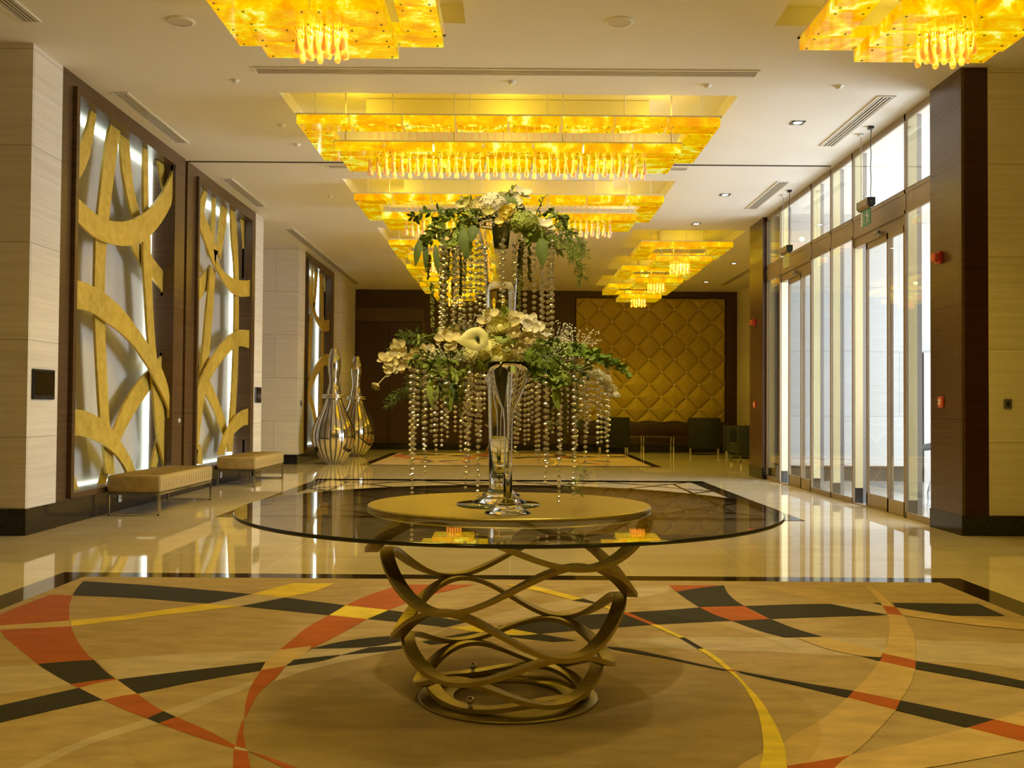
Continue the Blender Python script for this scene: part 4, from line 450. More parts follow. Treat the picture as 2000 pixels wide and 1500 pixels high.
bay(0,'window_1','narrow fixed pane beside the near brown pier'); bay(1,'door_3','near sliding glass entrance door',True); bay(2,'window_2','fixed pane just past the near sliding door'); bay(3,'window_3','fixed pane just before the far sliding door'); bay(4,'door_4','far sliding glass entrance door',True); bay(5,'window_4','narrow fixed pane beside the far brown pier')
for k,y in enumerate(MUL[:-1]+[MUL[-1]-.03]):
    y=y+.0 if k else y+.012
    m=MB().box(4.452,4.552,y-.012,y+.012,.2,CZ,0).box(4.452,4.552,y-.012,y+.012,0,.2,2).box(4.552,4.605,y-.012,y+.012,0,CZ,1)
    struct('trim_%d'%(8+k),m,[M['finstone'],M['steel'],M['floordark']],'cream and grey outer fin of the entrance glazing')
# ---- floor inlays
def border(x0,x1,y0,y1,wd,z,m=None):
    m=m or MB()
    m.box(x0-wd,x0,y0-wd,y1+wd,.0,z).box(x1,x1+wd,y0-wd,y1+wd,.0,z).box(x0,x1,y1,y1+wd,.0,z).box(x0,x1,y0-wd,y0,.0,z); return m
struct('trim_20',border(-2.95,2.98,.6,7.12,.24,.004),M['floordark'],'dark marble band around the near rug')
m=border(-2.95,2.95,11.35,16.75,.24,.004)
m.box(-3.19,3.19,16.75,17.1,0,.004)
struct('trim_21',m,M['floordark'],'dark marble band around the pale inlay between the rugs')
struct('trim_22',MB().box(-2.95,2.95,11.35,16.85,0,.003),M['floorlight'],'pale marble field of the inlay between the rugs')
m=MB()
def strip(ax,ay,bx,by,wd,z=.0045):
    d=Vector((bx-ax,by-ay,0)); n=Vector((-d.y,d.x,0)).normalized()*wd/2
    m.quad((ax-n.x,ay-n.y,z),(bx-n.x,by-n.y,z),(bx+n.x,by+n.y,z),(ax+n.x,ay+n.y,z))
nx=4
for i in range(nx):
    xa=-2.95+5.9*i/nx; xb=xa+5.9/nx
    for j in range(3):
        ya=11.35+5.5*j/3; yb=ya+5.5/3
        strip(xa,ya,xb,yb,.08); strip(xa,yb,xb,ya,.08)
for s in (0.28,): m=border(-2.95+s+.1,2.95-s-.1,11.35+s+.2,16.85-s-.2,.05,.0048,m)
struct('trim_23',m,M['floordark'],'dark diagonal lines inlaid in the pale marble field')
struct('trim_24',border(-2.92,2.92,21.35,26.72,.2,.004),M['floordark'],'dark marble band around the far rug')

# ================================================================== BACKLIT SCREENS
def screen(dy,ribs,name,label,oy0,oy1,n=0):
    t=thing(name,(-4.6,(oy0+oy1)/2,.31),label,'wall panel','backlit gold ribbon screens')
    obj('backing_panel',MB().box(-4.86,-4.80,oy0,oy1,.31,4.38),M['backpanel'],t)
    led=MB().box(-4.80,-4.755,oy0,oy1,4.335,4.38); obj('led_strip',led,M['led'],t)
    led=MB().box(-4.80,-4.755,oy1-.045,oy1,.31,4.335); obj('led_strip',led,M['led'],t)
    led=MB().box(-4.80,-4.765,oy0,oy1-.045,.31,.33); obj('led_strip',led,M['led'],t)
    bd=MB()
    for i in range(120): bd.ball((-4.745,oy1-.06,.4+i*.033),.007,0,6,4)
    obj('lamp_beads',bd,M['white'],t)
    for X,pts in ribs:
        P=[]
        for a,b,c,d in pts:
            cl=lambda y:min(max(y+dy,oy0+.004),oy1-.004)
            cz=lambda z:min(max(z,.315),4.375)
            P.append((cl(a),cz(b),cl(c),cz(d)))
        mb=MB(); n=len(P)
        V=[];th=.028
        for a,b,c,d in P: V+=[(X+th/2,a,b),(X+th/2,c,d),(X-th/2,c,d),(X-th/2,a,b)]
        F=[]
        for i in range(n-1):
            o=i*4
            for k in range(4): F.append((o+k,o+(k+1)%4,o+4+(k+1)%4,o+4+k))
        F+=[(3,2,1,0),((n-1)*4,(n-1)*4+1,(n-1)*4+2,(n-1)*4+3)]
        mb.add(V,F); fixn(obj('ribbon',mb,M['gold'],t))
    return t
screen(0,RIBBONS_A,'ribbon_screen','backlit gold ribbon screen with one wide smiling arc near its top, behind the nearer bench',10.36,13.46)
screen(0,RIBBONS_B,'ribbon_screen','backlit gold ribbon screen behind the farther bench, its top arc sweeping down from the left',14.40,17.50)
screen(7.75,RIBBONS_B,'ribbon_screen','small distant backlit gold ribbon screen behind the striped floor bottles',22.2,25.2)

# ================================================================== RUGS
def rug(name,label,x0,x1,y0,y1,shapes,group=None,sx=1,sy=1,ox=0,oy=0):
    cols=['b','m','g','t','l','k','o','y']
    mb=MB().box(x0,x1,y0,y1,.004,.0125)
    z=.0127
    for c,pts in shapes:
        P=[(min(max(x*sx+ox,x0),x1),min(max(y*sy+oy,y0),y1)) for x,y in pts]
        Q=[P[0]]
        for p in P[1:]:
            if abs(p[0]-Q[-1][0])+abs(p[1]-Q[-1][1])>1e-4: Q.append(p)
        if len(Q)<3: continue
        ar=sum(Q[i][0]*Q[(i+1)%len(Q)][1]-Q[(i+1)%len(Q)][0]*Q[i][1] for i in range(len(Q)))
        if abs(ar)<1e-5: continue
        if ar<0: Q=Q[::-1]
        mb.add([(x,y,z) for x,y in Q],[list(range(len(Q)))],cols.index(c)); z+=.00004
    o=obj(name,mb,[M['rug_'+c] for c in cols]); return tag(o,label,'rug')
rug('patterned_rug','large tan rug with rust, charcoal and yellow crossing bands under the round glass table',-2.95,2.98,.6,7.12,RUG)
rug('patterned_rug','distant tan rug with rust and dark bands in front of the rear seating',-2.92,2.92,21.35,26.72,RUG,None,.99,1.45,0,16.42)
# ================================================================== CHANDELIERS
def onyx_box(dx,dy,dz):
    mb=MB().bbox(-dx/2,dx/2,-dy/2,dy/2,0,dz,.006,1,0,False)
    for sx in (-1,1):
        for sy in (-1,1):
            mb.box(sx*(dx/2-.05)-.008,sx*(dx/2-.05)+.008,sy*(dy/2-.05)-.008,sy*(dy/2-.05)+.008,-.006,.001,1)
    return mb
BOXCACHE={}
def add_box(t,x,y,z,dx,dy,dz):
    k=(round(dx,3),round(dy,3),round(dz,3))
    if k not in BOXCACHE:
        o=obj('onyx_box',onyx_box(dx,dy,dz),[M['onyx'],M['steel']],None,(0,0,0)); BOXCACHE[k]=o; o.parent=t
    else:
        o=BOXCACHE[k].copy(); COL.objects.link(o); o.parent=t
    o.location=Vector((x,y,z))-WL[t.name]
def ring(t,x0,x1,y0,y1,z,h,wd,n,ns,wside=None):
    g=.022; wside=wside or wd; L=(x1-x0)/n
    for yy in (y0+wd/2,y1-wd/2):
        for i in range(n): add_box(t,x0+L*(i+.5),yy,z,L-g,wd-g,h)
    Ls=(y1-y0-2*wd)/ns
    for xx in (x0+wside/2,x1-wside/2):
        for i in range(ns): add_box(t,xx,y0+wd+Ls*(i+.5),z,wside-g,Ls-g,h)
DROP=None
def drop_mesh():
    mb=MB(); mb.tube([(0,0,.62),(0,0,.20)],.0035,5,1)
    mb.lathe([(0,.20),(.012,.19),(.012,.17),(.006,.165),(.010,.12),(.020,.07),(.026,.035),(.020,.010),(0,0)],(0,0,0),8,1,True)
    mb.ball((0,0,.235),.011,1,6,4); return mb
def chandelier(loc,big,label,group):
    global DROP
    cx,y0=loc
    t=thing('onyx_chandelier',(cx,y0+.86,4.70),label,'chandelier',group); ZT=4.705
    if big:
        OX0,OX1,OY0,OY1=cx-2.32,cx+2.32,y0,y0+1.72; IX0,IX1,IY0,IY1=cx-1.94,cx+1.94,y0+.26,y0+1.30
        ring(t,OX0,OX1,OY0,OY1,4.28,.10,.34,8,2); ring(t,IX0,IX1,IY0,IY1,4.05,.105,.28,7,1,.5)
        cxs=(cx-1.60,cx+1.57); cw=(cx-1.62,cx+1.60); ny,nn=2,36; yr=(y0+.66,y0+.84)
    else:
        OX0,OX1,OY0,OY1=cx-.885,cx+.885,y0,y0+1.78; IX0,IX1,IY0,IY1=cx-.545,cx+.545,y0+.34,y0+1.40
        ring(t,OX0,OX1,OY0,OY1,4.28,.10,.34,3,2); ring(t,IX0,IX1,IY0,IY1,4.05,.105,.36,2,1,.36)
        cxs=(cx-.17,cx+.17); cw=(cx-.42,cx+.42); ny,nn=3,6; yr=(y0+.76,y0+.98)
    fr=MB()
    for (a,b,c,d) in ((OX0,OX1,OY0+.01,OY0+.06),(OX0,OX1,OY1-.05,OY1),(OX0,OX0+.05,OY0,OY1),(OX1-.05,OX1,OY0,OY1)): fr.box(a,b,c,d,4.381,4.395)
    for (a,b,c,d) in ((IX0,IX1,IY0+.01,IY0+.05),(IX0,IX1,IY1-.04,IY1)): fr.box(a,b,c,d,4.156,4.17)
    obj('frame',fr,M['coffer'],t)
    my=(yr[0]+yr[1])/2
    obj('canopy',MB().box(cw[0],cw[1],my-.24,my+.24,4.46,ZT),M['coffer'],t)
    k=6 if big else 3
    for i in range(k):
        x=OX0+.2+(OX1-OX0-.4)*i/(k-1)
        for yy in (OY0+.12,OY1-.12):
            obj('suspension_rod',MB().cyl((x,yy,4.39),(x,yy,ZT),.006,6),M['coffer'],t)
    for i in range(4 if big else 2):
        n=4 if big else 2; x=IX0+.12+(IX1-IX0-.24)*i/(n-1)
        obj('suspension_rod',MB().cyl((x,IY0+.05,4.16),(x,IY0+.05,ZT),.009,6),M['coffer'],t)
    for j in range(ny):
        for i in range(nn):
            x=cxs[0]+(cxs[1]-cxs[0])*i/(nn-1); y=yr[0]+(yr[1]-yr[0])*j/(ny-1)
            if DROP is None: DROP=obj('crystal_drop',drop_mesh(),[M['steel'],M['drop']],None,(0,0,0)); o=DROP
            else: o=DROP.copy(); COL.objects.link(o)
            zb=3.855+(.03 if (i+j)%2 else 0)+random.uniform(0,.015); o.parent=t; o.location=Vector((x,y,zb))-WL[t.name]
    # the lamps inside: some throw light down through the crystals, the others up into the coffer
    def lamp(x,y,z,pw,r,down=False):
        l=bpy.data.lights.new('bulb','SPOT' if down else 'POINT')
        if down: l.spot_size=math.radians(160); l.spot_blend=.4
        l.energy=pw; l.color=LAMP_COL; l.shadow_soft_size=r
        o=bpy.data.objects.new('bulb',l); COL.objects.link(o); o.parent=t; o.location=Vector((x,y,z))-WL[t.name]
    for x in ([cx-1.26+.42*q for q in range(7)] if big else [cx-.10,cx+.10]):
        lamp(x,my,4.21,LAMP_DOWN*(.43 if big else (.85 if y0>10 else .5)),.05,True)
    for x in ([cx-1.7,cx,cx+1.7] if big else [cx]):
        for yy in (OY0+.2,OY1-.2): lamp(x,yy,4.47,LAMP_UP*(1 if big else .9),.04)
    return t
BG='wide onyx chandeliers over the lobby axis'; SG='square onyx chandeliers'
chandelier((-.05,11.06),True,'nearer wide amber onyx chandelier with pink crystal drops, clear above the bouquet',BG)
chandelier((-.05,15.16),True,'wide amber onyx chandelier partly hidden by the upper bouquet',BG)
chandelier((-1.47,6.93),False,'square amber onyx chandelier at the top edge between the round speakers',SG)
chandelier((3.32,6.93),False,'square amber onyx chandelier at the top right corner above the brown pier',SG)
names=[('nearest of three square amber chandeliers in the left back row behind the bouquet','nearest of the three square amber chandeliers in the right back row'),('middle square amber chandelier of the left back row behind the crystal strands','middle square amber chandelier of the right back row'),('farthest square amber chandelier of the left back row, before the dark wood wall','farthest square amber chandelier of the right back row, before the quilted wall panel')]
for (la,lb),y in zip(names,(19.33,22.63,25.93)):
    chandelier((-1.47,y),False,la,SG); chandelier((3.32,y),False,lb,SG)
# the same fittings carry on above and behind the camera, out of the picture, and light the rug and bouquets
for y in (3.0,-1.0):
    for x in (-1.47,3.32):
        l=bpy.data.lights.new('lobby_lamp','SPOT'); l.energy=LAMP_NEAR; l.color=(1,.72,.12); l.shadow_soft_size=.3; l.spot_size=math.radians(118); l.spot_blend=.5
        o=bpy.data.objects.new('lobby_lamp',l); COL.objects.link(o); o.location=(x,y,4.25)
# spot over the table, plus an unseen one added to brighten the bouquets
for loc,aim,cone,pw in (((.62,4.65,4.5),(.5,4.6,0),64,SPOT_TOP),((-.5,1.4,4.5),(0,4.2,1.55),30,FILL_FRONT)):
    l=bpy.data.lights.new('table_and_fill_spot','SPOT'); l.energy=pw; l.color=(1,.84,.46); l.shadow_soft_size=.06; l.spot_size=math.radians(cone); l.spot_blend=.6
    o=bpy.data.objects.new('table_and_fill_spot',l); COL.objects.link(o); o.location=loc; o.rotation_euler=(Vector(aim)-Vector(loc)).to_track_quat('-Z','Y').to_euler()

# ================================================================== CEILING FITTINGS
def vent(x0,x1,y0,y1,along,label,n=4):
    t=thing('air_vent',((x0+x1)/2,(y0+y1)/2,CZ),label,'air vent','linear ceiling vents')
    obj('backing',MB().box(x0,x1,y0,y1,CZ-.004,CZ-.001),M['ventdark'],t)
    f=MB(); e=.018; z0,z1=CZ-.012,CZ-.001
    f.box(x0-e,x0,y0-e,y1+e,z0,z1).box(x1,x1+e,y0-e,y1+e,z0,z1).box(x0,x1,y0-e,y0,z0,z1).box(x0,x1,y1,y1+e,z0,z1)
    obj('rim',f,M['ceiling'],t)
    for i in range(n):
        if along=='y':
            wd=(x1-x0)/n; a=x0+wd*i+wd*.28; m=MB().box(a,a+wd*.5,y0,y1,z0+.001,CZ-.003)
        else:
            wd=(y1-y0)/n; a=y0+wd*i+wd*.28; m=MB().box(x0,x1,a,a+wd*.5,z0+.001,CZ-.003)
        obj('slat',m,M['vent'],t)
vent(-4.29,-4.14,10.9,12.95,'y','slotted ceiling vent above the first backlit screen')
vent(-4.29,-4.14,15.0,17.08,'y','slotted ceiling vent above the second backlit screen')
vent(-4.29,-4.14,19.2,27.8,'y','very long slotted ceiling vent running back above the far backlit screen')
vent(-4.29,-4.14,6.8,8.86,'y','slotted ceiling vent at the top left corner of the picture')
vent(3.90,4.06,10.83,12.88,'y','slotted ceiling vent beside the near sliding door')
vent(3.90,4.06,14.93,16.97,'y','slotted ceiling vent beside the far sliding door')
vent(5.6,5.75,21.5,27.5,'y','slotted ceiling vent over the rear seating bay')
vent(-2.56,2.42,10.04,10.2,'x','long slotted ceiling vent running across in front of the first wide chandelier')
vent(-2.56,2.42,14.1,14.25,'x','slotted ceiling vent mostly hidden between the two wide chandeliers')
for x,y,lab in ((-2.9,8.84,'round ceiling speaker left of the top chandelier'),(.915,8.78,'round ceiling speaker right of the top left chandelier')):
    t=thing('ceiling_speaker',(x,y,CZ),lab,'speaker','round ceiling speakers')
    obj('grille',MB().lathe([(0,-.004),(.10,-.004)],(x,y,CZ-.006),28,0),M['vent'],t)
    obj('rim',MB().lathe([(.10,-.012),(.118,-.010),(.125,0)],(x,y,CZ-.001),28,0),M['white'],t)
for x,y,lab in ((3.316,11.85,'square recessed downlight level with the near sliding door'),(3.312,15.88,'square recessed downlight level with the far sliding door'),(3.32,18.4,'square recessed downlight just in front of the right back row of chandeliers'),(5.08,23.35,'nearer square downlight over the rear seating bay'),(5.10,26.8,'farther square downlight over the rear seating bay'),(1.05,21.0,'square downlight between the two back rows of chandeliers')):
    t=thing('downlight',(x,y,CZ),lab,'ceiling light','square downlights')
    r=.075; f=MB()
    for a,b,c,d in ((-r,r,-r,-r+.02),(-r,r,r-.02,r),(-r,-r+.02,-r,r),(r-.02,r,-r,r)): f.box(x+a,x+b,y+c,y+d,CZ-.01,CZ-.001)
    obj('trim_ring',f,M['steel'],t)
    obj('lens',MB().lathe([(0,0),(.05,0)],(x,y,CZ-.006),18,0),M['downlight'],t); obj('baffle',MB().box(x-r+.02,x+r-.02,y-r+.02,y+r-.02,CZ-.004,CZ-.001),M['black'],t)
for i,(x,y,lab) in enumerate(((-2.86,10.45,'small ceiling sensor left of the long cross vent'),(-.02,10.43,'small ceiling sensor just behind the middle of the long cross vent'),(2.0,10.5,'small ceiling sensor near the right end of the long cross vent'),(3.36,10.5,'small ceiling sensor in front of the vent by the near sliding door'),(-2.75,12.1,'nearer small sensor left of the first wide chandelier'),(-2.75,13.0,'farther small sensor left of the first wide chandelier'),(-2.9,16.2,'small ceiling sensor left of the second wide chandelier'))):
    t=obj('smoke_detector',MB().lathe([(0,-.03),(.022,-.03),(.032,-.018),(.034,-.008),(.045,-.006),(.048,0)],(x,y,CZ-.001),18,0),M['white']); tag(t,lab,'smoke detector','small ceiling sensors')

# ================================================================== WALL FITTINGS
def wall_screen(y0,y1,z0,z1,lab):
    t=thing('wall_display',(LX,(y0+y1)/2,z0),lab,'display')
    obj('bezel',MB().bbox(LX+.002,LX+.024,y0,y1,z0,z1,.006,1,0,False),M['black'],t); obj('glass',MB().box(LX+.024,LX+.026,y0+.02,y1-.02,z0+.04,z1-.02),M['screen'],t)
    obj('camera_dot',MB().ball((LX+.025,(y0+y1)/2,z0+.02),.006),M['steel'],t)
wall_screen(9.5,9.94,1.25,1.535,'black square display on the near left travertine pier')
wall_screen(17.76,18.16,1.26,1.535,'black display on the travertine pier past the second screen')
def plate(name,x0,x1,y0,y1,z0,z1,mt,lab,cat,grp=None,det=None):
    t=thing(name,((x0+x1)/2,(y0+y1)/2,z0),lab,cat,grp); obj('plate',MB().bbox(x0,x1,y0,y1,z0,z1,.004,1,0,False),mt,t)
    if det: obj(*det(),t)
plate('wall_switch',4.76,4.84,9.885,9.899,1.225,1.32,M['steel'],'dark square switch plate on the right travertine wall','switch',None,lambda:('button',MB().box(4.785,4.815,9.878,9.886,1.25,1.295),M['black']))
plate('wall_switch',LX+.001,LX+.012,21.6,21.72,1.21,1.33,M['steel'],'small switch plate on the travertine edge beside the far screen','switch',None,lambda:('button',MB().box(LX+.011,LX+.018,21.63,21.69,1.24,1.30),M['black']))
for y,lab in ((11.69,'white socket on the black plinth behind the nearer bench'),(15.76,'white socket on the black plinth behind the farther bench')):
    plate('power_socket',LX-.003,LX+.008,y-.045,y+.045,.10,.19,M['white'],lab,'socket','white plinth sockets',lambda:('pin_holes',MB().box(LX+.007,LX+.010,y-.015,y+.015,.135,.155),M['steel']))
t=thing('recessed_pull',(LX,13.72,.98),'small white half-round pull on the bronze post between the screens','handle')
obj('cup',MB().lathe([(0,.0),(.028,.012),(.03,.03)],(LX+.0,13.72,.985),16,0),M['white'],t); obj('lip',MB().box(LX,LX+.012,13.70,13.74,.975,1.03),M['white'],t)
for y,a in ((10.37,'near'),(18.29,'far')):
    t=thing('alarm_siren',(4.33,y,2.70),'red fire alarm siren high on the %s brown pier'%a,'fire alarm')
    obj('back_box',MB().bbox(4.315,4.36,y-.055,y+.055,2.70,2.82,.008,1,0,False),M['red'],t)
    mb=MB(); mb.tube([(4.315,y,2.76),(4.27,y,2.76)],[.05,.042],18); obj('sounder',mb,M['redbright'],t)
    t=thing('call_point',(4.345,y-.02,1.23),'red fire alarm call point below the siren on the %s brown pier'%a,'fire alarm')
    obj('case',MB().bbox(4.33,4.36,y-.07,y+.03,1.235,1.345,.008,1,0,False),M['redbright'],t); obj('press_panel',MB().box(4.326,4.331,y-.045,y+.005,1.265,1.32),M['white'],t)
    obj('dot',MB().ball((4.325,y-.02,1.292),.009),M['redbright'],t)
# hanging exit signs
def exit_sign(y,lab,yellow_reflection):
    t=thing('exit_sign',(4.22,y,4.55),lab,'exit sign'); x=4.22
    L=.34; z0=3.60
    mb=MB(); mb.prism([(x-.045,z0+.11),(x-.045,z0+.03),(x-.02,z0),(x+.02,z0),(x+.045,z0+.03),(x+.045,z0+.11)],'y',y-L/2,y+L/2)
    obj('housing',mb,[M['alu']],t)
    mb=MB(); mb.prism([(x-.047,z0+.112),(x-.047,z0+.03),(x-.021,z0-.002),(x+.021,z0-.002),(x+.047,z0+.03),(x+.047,z0+.112)],'y',y-L/2-.02,y-L/2)
    obj('end_cap',mb,M['black'],t)
    mb=MB(); mb.prism([(x-.047,z0+.112),(x-.047,z0+.03),(x-.021,z0-.002),(x+.021,z0-.002),(x+.047,z0+.03),(x+.047,z0+.112)],'y',y+L/2,y+L/2+.02)
    obj('end_cap',mb,M['black'],t)
    pl=obj('sign_plate',MB().box(x-.004,x+.004,y-.16,y+.16,3.40,3.60),M['yellowsign' if yellow_reflection else 'green'],t)  # far plate's yellow-green is a reflection put into its colour
    # pictogram: open doorway, arrow and running figure, on the face that looks into the lobby
    pg=MB(); xx=x-.0055
    def q(y0,y1,za,zb): pg.box(xx-.001,xx+.001,y+y0,y+y1,za,zb)
    q(.10,.15,3.41,3.585)
    q(.045,.055,3.44,3.56); q(.035,.065,3.45,3.462)
    pg.ball((xx,y-.05,3.565),.015,0,10,6,.15,1,1)
    def limb(a,b,wd):
        d=Vector((0,b[0]-a[0],b[1]-a[1])); n=Vector((0,-d.z,d.y)).normalized()*wd/2; A=Vector((xx,y+a[0],a[1])); B_=Vector((xx,y+b[0],b[1]))
        pg.add([A-n+Vector((-.001,0,0)),B_-n+Vector((-.001,0,0)),B_+n+Vector((-.001,0,0)),A+n+Vector((-.001,0,0))],[(0,1,2,3)])
        pg.add([A-n+Vector((.001,0,0)),B_-n+Vector((.001,0,0)),B_+n+Vector((.001,0,0)),A+n+Vector((.001,0,0))],[(3,2,1,0)])
    for a,b,wd in (((-.055,3.545),(-.07,3.48),.030),((-.055,3.54),(-.02,3.515),.012),((-.02,3.515),(.005,3.535),.012),((-.06,3.54),(-.10,3.52),.012),((-.10,3.52),(-.115,3.49),.012),((-.068,3.485),(-.03,3.46),.015),((-.03,3.46),(-.035,3.42),.013),((-.072,3.485),(-.095,3.445),.015),((-.095,3.445),(-.13,3.435),.013)): limb(a,b,wd)
    obj('pictogram',pg,M['white'],pl)
    for dy in (-.17,.17):
        pts=[(x,y+dy+(.012*math.sin(i*1.3) if dy<0 else 0),3.71+(4.53-3.71)*i/14) for i in range(15)]
        obj('chain',MB().tube(pts,.005 if dy<0 else .004,5),M['black' if dy<0 else 'steel'],t)
        obj('ceiling_hook',MB().bbox(x-.03,x+.03,y+dy-.04,y+dy+.04,4.52,4.549,.006,1,0,False),M['black' if dy<0 else 'white'],t)
    obj('status_light',MB().ball((x,y-L/2-.021,z0+.06),.006),M['yellowsign'],t)
exit_sign(12.17,'hanging green exit sign with running figure in front of the near sliding door',False)
exit_sign(15.70,'hanging exit sign painted with a yellow-green reflection in front of the far sliding door',True)

# ================================================================== BENCHES
def bench(y0,y1,lab):
    x0,x1=-4.39,-3.80; t=thing('upholstered_bench',((x0+x1)/2,(y0+y1)/2,0),lab,'bench','velvet benches along the left wall')
    cu=MB(); n=22; L=(y1-y0)/n
    bm=bmesh.new(); bmesh.ops.create_cube(bm,size=1)
    for v in bm.verts: v.co=Vector(((x0+x1)/2+v.co.x*(x1-x0),(y0+y1)/2+v.co.y*(y1-y0),.345+v.co.z*.19))
    es=[e for e in bm.edges if abs(e.verts[0].co.y-e.verts[1].co.y)>.5]
    bmesh.ops.bevel(bm,geom=bm.edges[:],offset=.035,segments=3,profile=.5,affect='EDGES')
    cu.frombm(bm,0,True); bm.free(); obj('cushion',cu,M['velvet'],t)
    sm=MB()
    for i in range(1,n):
        y=y0+L*i; sm.tube([(x0+.02,y,.438),(x1-.035,y,.4415),(x1-.008,y,.42),(x1+.001,y,.39),(x1+.001,y,.30)],.004,5)
    obj('channel_stitching',sm,M['velvet'],t)
    f=MB(); r=.012
    for y in (y0+.02,y1-.02): f.box(x0+.02,x1-.02,y-r,y+r,.225,.25)
    for x in (x0+.02,x1-.02): f.box(x-r,x+r,y0+.02,y1-.02,.225,.25)
    obj('frame',f,M['chrome'],t)
    for y in (y0+.02,y1-.02):
        lg=MB()
        for x in (x0+.02,x1-.02): lg.box(x-r,x+r,y-r,y+r,0,.23)
        lg.box(x0+.02,x1-.02,y-r,y+r,0,.022); obj('sled_leg',lg,M['chrome'],t)
bench(11.15,13.1,'nearer olive velvet bench with chrome sled legs against the left wall')
bench(15.3,17.2,'farther olive velvet bench with chrome sled legs against the left wall')

# ================================================================== STRIPED FLOOR BOTTLES
def bottle(x,y,lab,s=1):
    t=thing('floor_bottle',(x,y,0),lab,'floor vase','striped silver floor bottles')
    prof=[(0,.0),(.16,.0),(.18,.015),(.19,.03),(.26,.10),(.36,.23),(.435,.38),(.468,.53),(.46,.67),(.415,.82),(.35,.96),(.285,1.09),(.23,1.2),(.185,1.31),(.165,1.385)]
    S=72; mf=lambda k,i:1 if k%3==0 else 0
    obj('bulb',MB().lathe(prof,(x,y,0),S,0,True,mf),[M['silver'],M['silverline']],t)
    col=[(.165,1.375),(.24,1.385),(.262,1.40),(.24,1.415),(.18,1.42),(.235,1.43),(.262,1.445),(.23,1.46),(.15,1.465)]
    obj('collar',MB().lathe(col,(x,y,0),S,0,True),[M['silver']],t)
    nk=[(.15,1.46),(.145,1.53),(.12,1.62),(.10,1.72),(.105,1.82),(.13,1.95),(.14,2.08),(.13,2.2),(.105,2.32),(.075,2.41),(.068,2.44),(.055,2.43)]
    obj('neck',MB().lathe(nk,(x,y,0),S,0,True,mf),[M['silver'],M['silverline']],t)
bottle(-3.74,21.6,'nearer and larger looking silver striped floor bottle'); bottle(-3.78,25.0,'farther silver striped floor bottle standing behind the other one')

# ================================================================== REAR SEATING
# quilted panel
t=thing('quilted_wall_panel',(3.95,29.1,.81),'gold diamond quilted wall panel with metal studs on the rear wall','wall panel')
qx0,qx1,qz0,qz1=1.83,6.09,.82,4.36; sx0=2.50; sz0=4.04; hx,hz=.357,.357
def qd(cx,cz):
    # one padded diamond, clipped to the panel
    poly=[(cx-hx,cz),(cx,cz-hz),(cx+hx,cz),(cx,cz+hz)]
    for ax,lim,sg in ((0,qx0,1),(0,qx1,-1),(1,qz0,1),(1,qz1,-1)):
        out=[]
        for i in range(len(poly)):
            p,q=poly[i],poly[(i+1)%len(poly)]; ip=sg*(p[ax]-lim)>=0; iq=sg*(q[ax]-lim)>=0
            if ip: out.append(p)
            if ip!=iq:
                s=(lim-p[ax])/(q[ax]-p[ax]); out.append((p[0]+s*(q[0]-p[0]),p[1]+s*(q[1]-p[1])))
        poly=out
        if len(poly)<3: return None
    return poly
qm=MB(); studs=[]
tilt=random.Random(3)
for i in range(-3,16):
    for j in range(-13,4):
        if (i+j)%2: continue
        cx=sx0+hx*i; cz=sz0+hz*j
        p=qd(cx+hx,cz)
        if p:
            mx=sum(a for a,b in p)/len(p); mz=sum(b for a,b in p)/len(p)
            rings=[(1,29.165),(.96,29.142),(.8,29.122),(.3,29.095)]
            V=[];n=len(p)
            for s,yy in rings: V+=[(mx+(a-mx)*s,yy,mz+(b-mz)*s) for a,b in p]
            F=[]
            for r in range(len(rings)-1):
                for k in range(n): F.append((r*n+k,r*n+(k+1)%n,(r+1)*n+(k+1)%n,(r+1)*n+k))
            F.append(tuple(range((len(rings)-1)*n,len(rings)*n))); qm.add(V,F,0,False)
        if qx0+.1<cx<qx1-.1 and qz0+.1<cz<qz1-.1: studs.append((cx,cz))
obj('padding',qm,M['quilt'],t)
for cx,cz in studs:
    s=MB().add([(cx-.05,29.15,cz),(cx,29.15,cz-.05),(cx+.05,29.15,cz),(cx,29.15,cz+.05),(cx,29.11,cz)],[(0,1,4),(1,2,4),(2,3,4),(3,0,4)]); obj('stud',s,M['stud'],t)
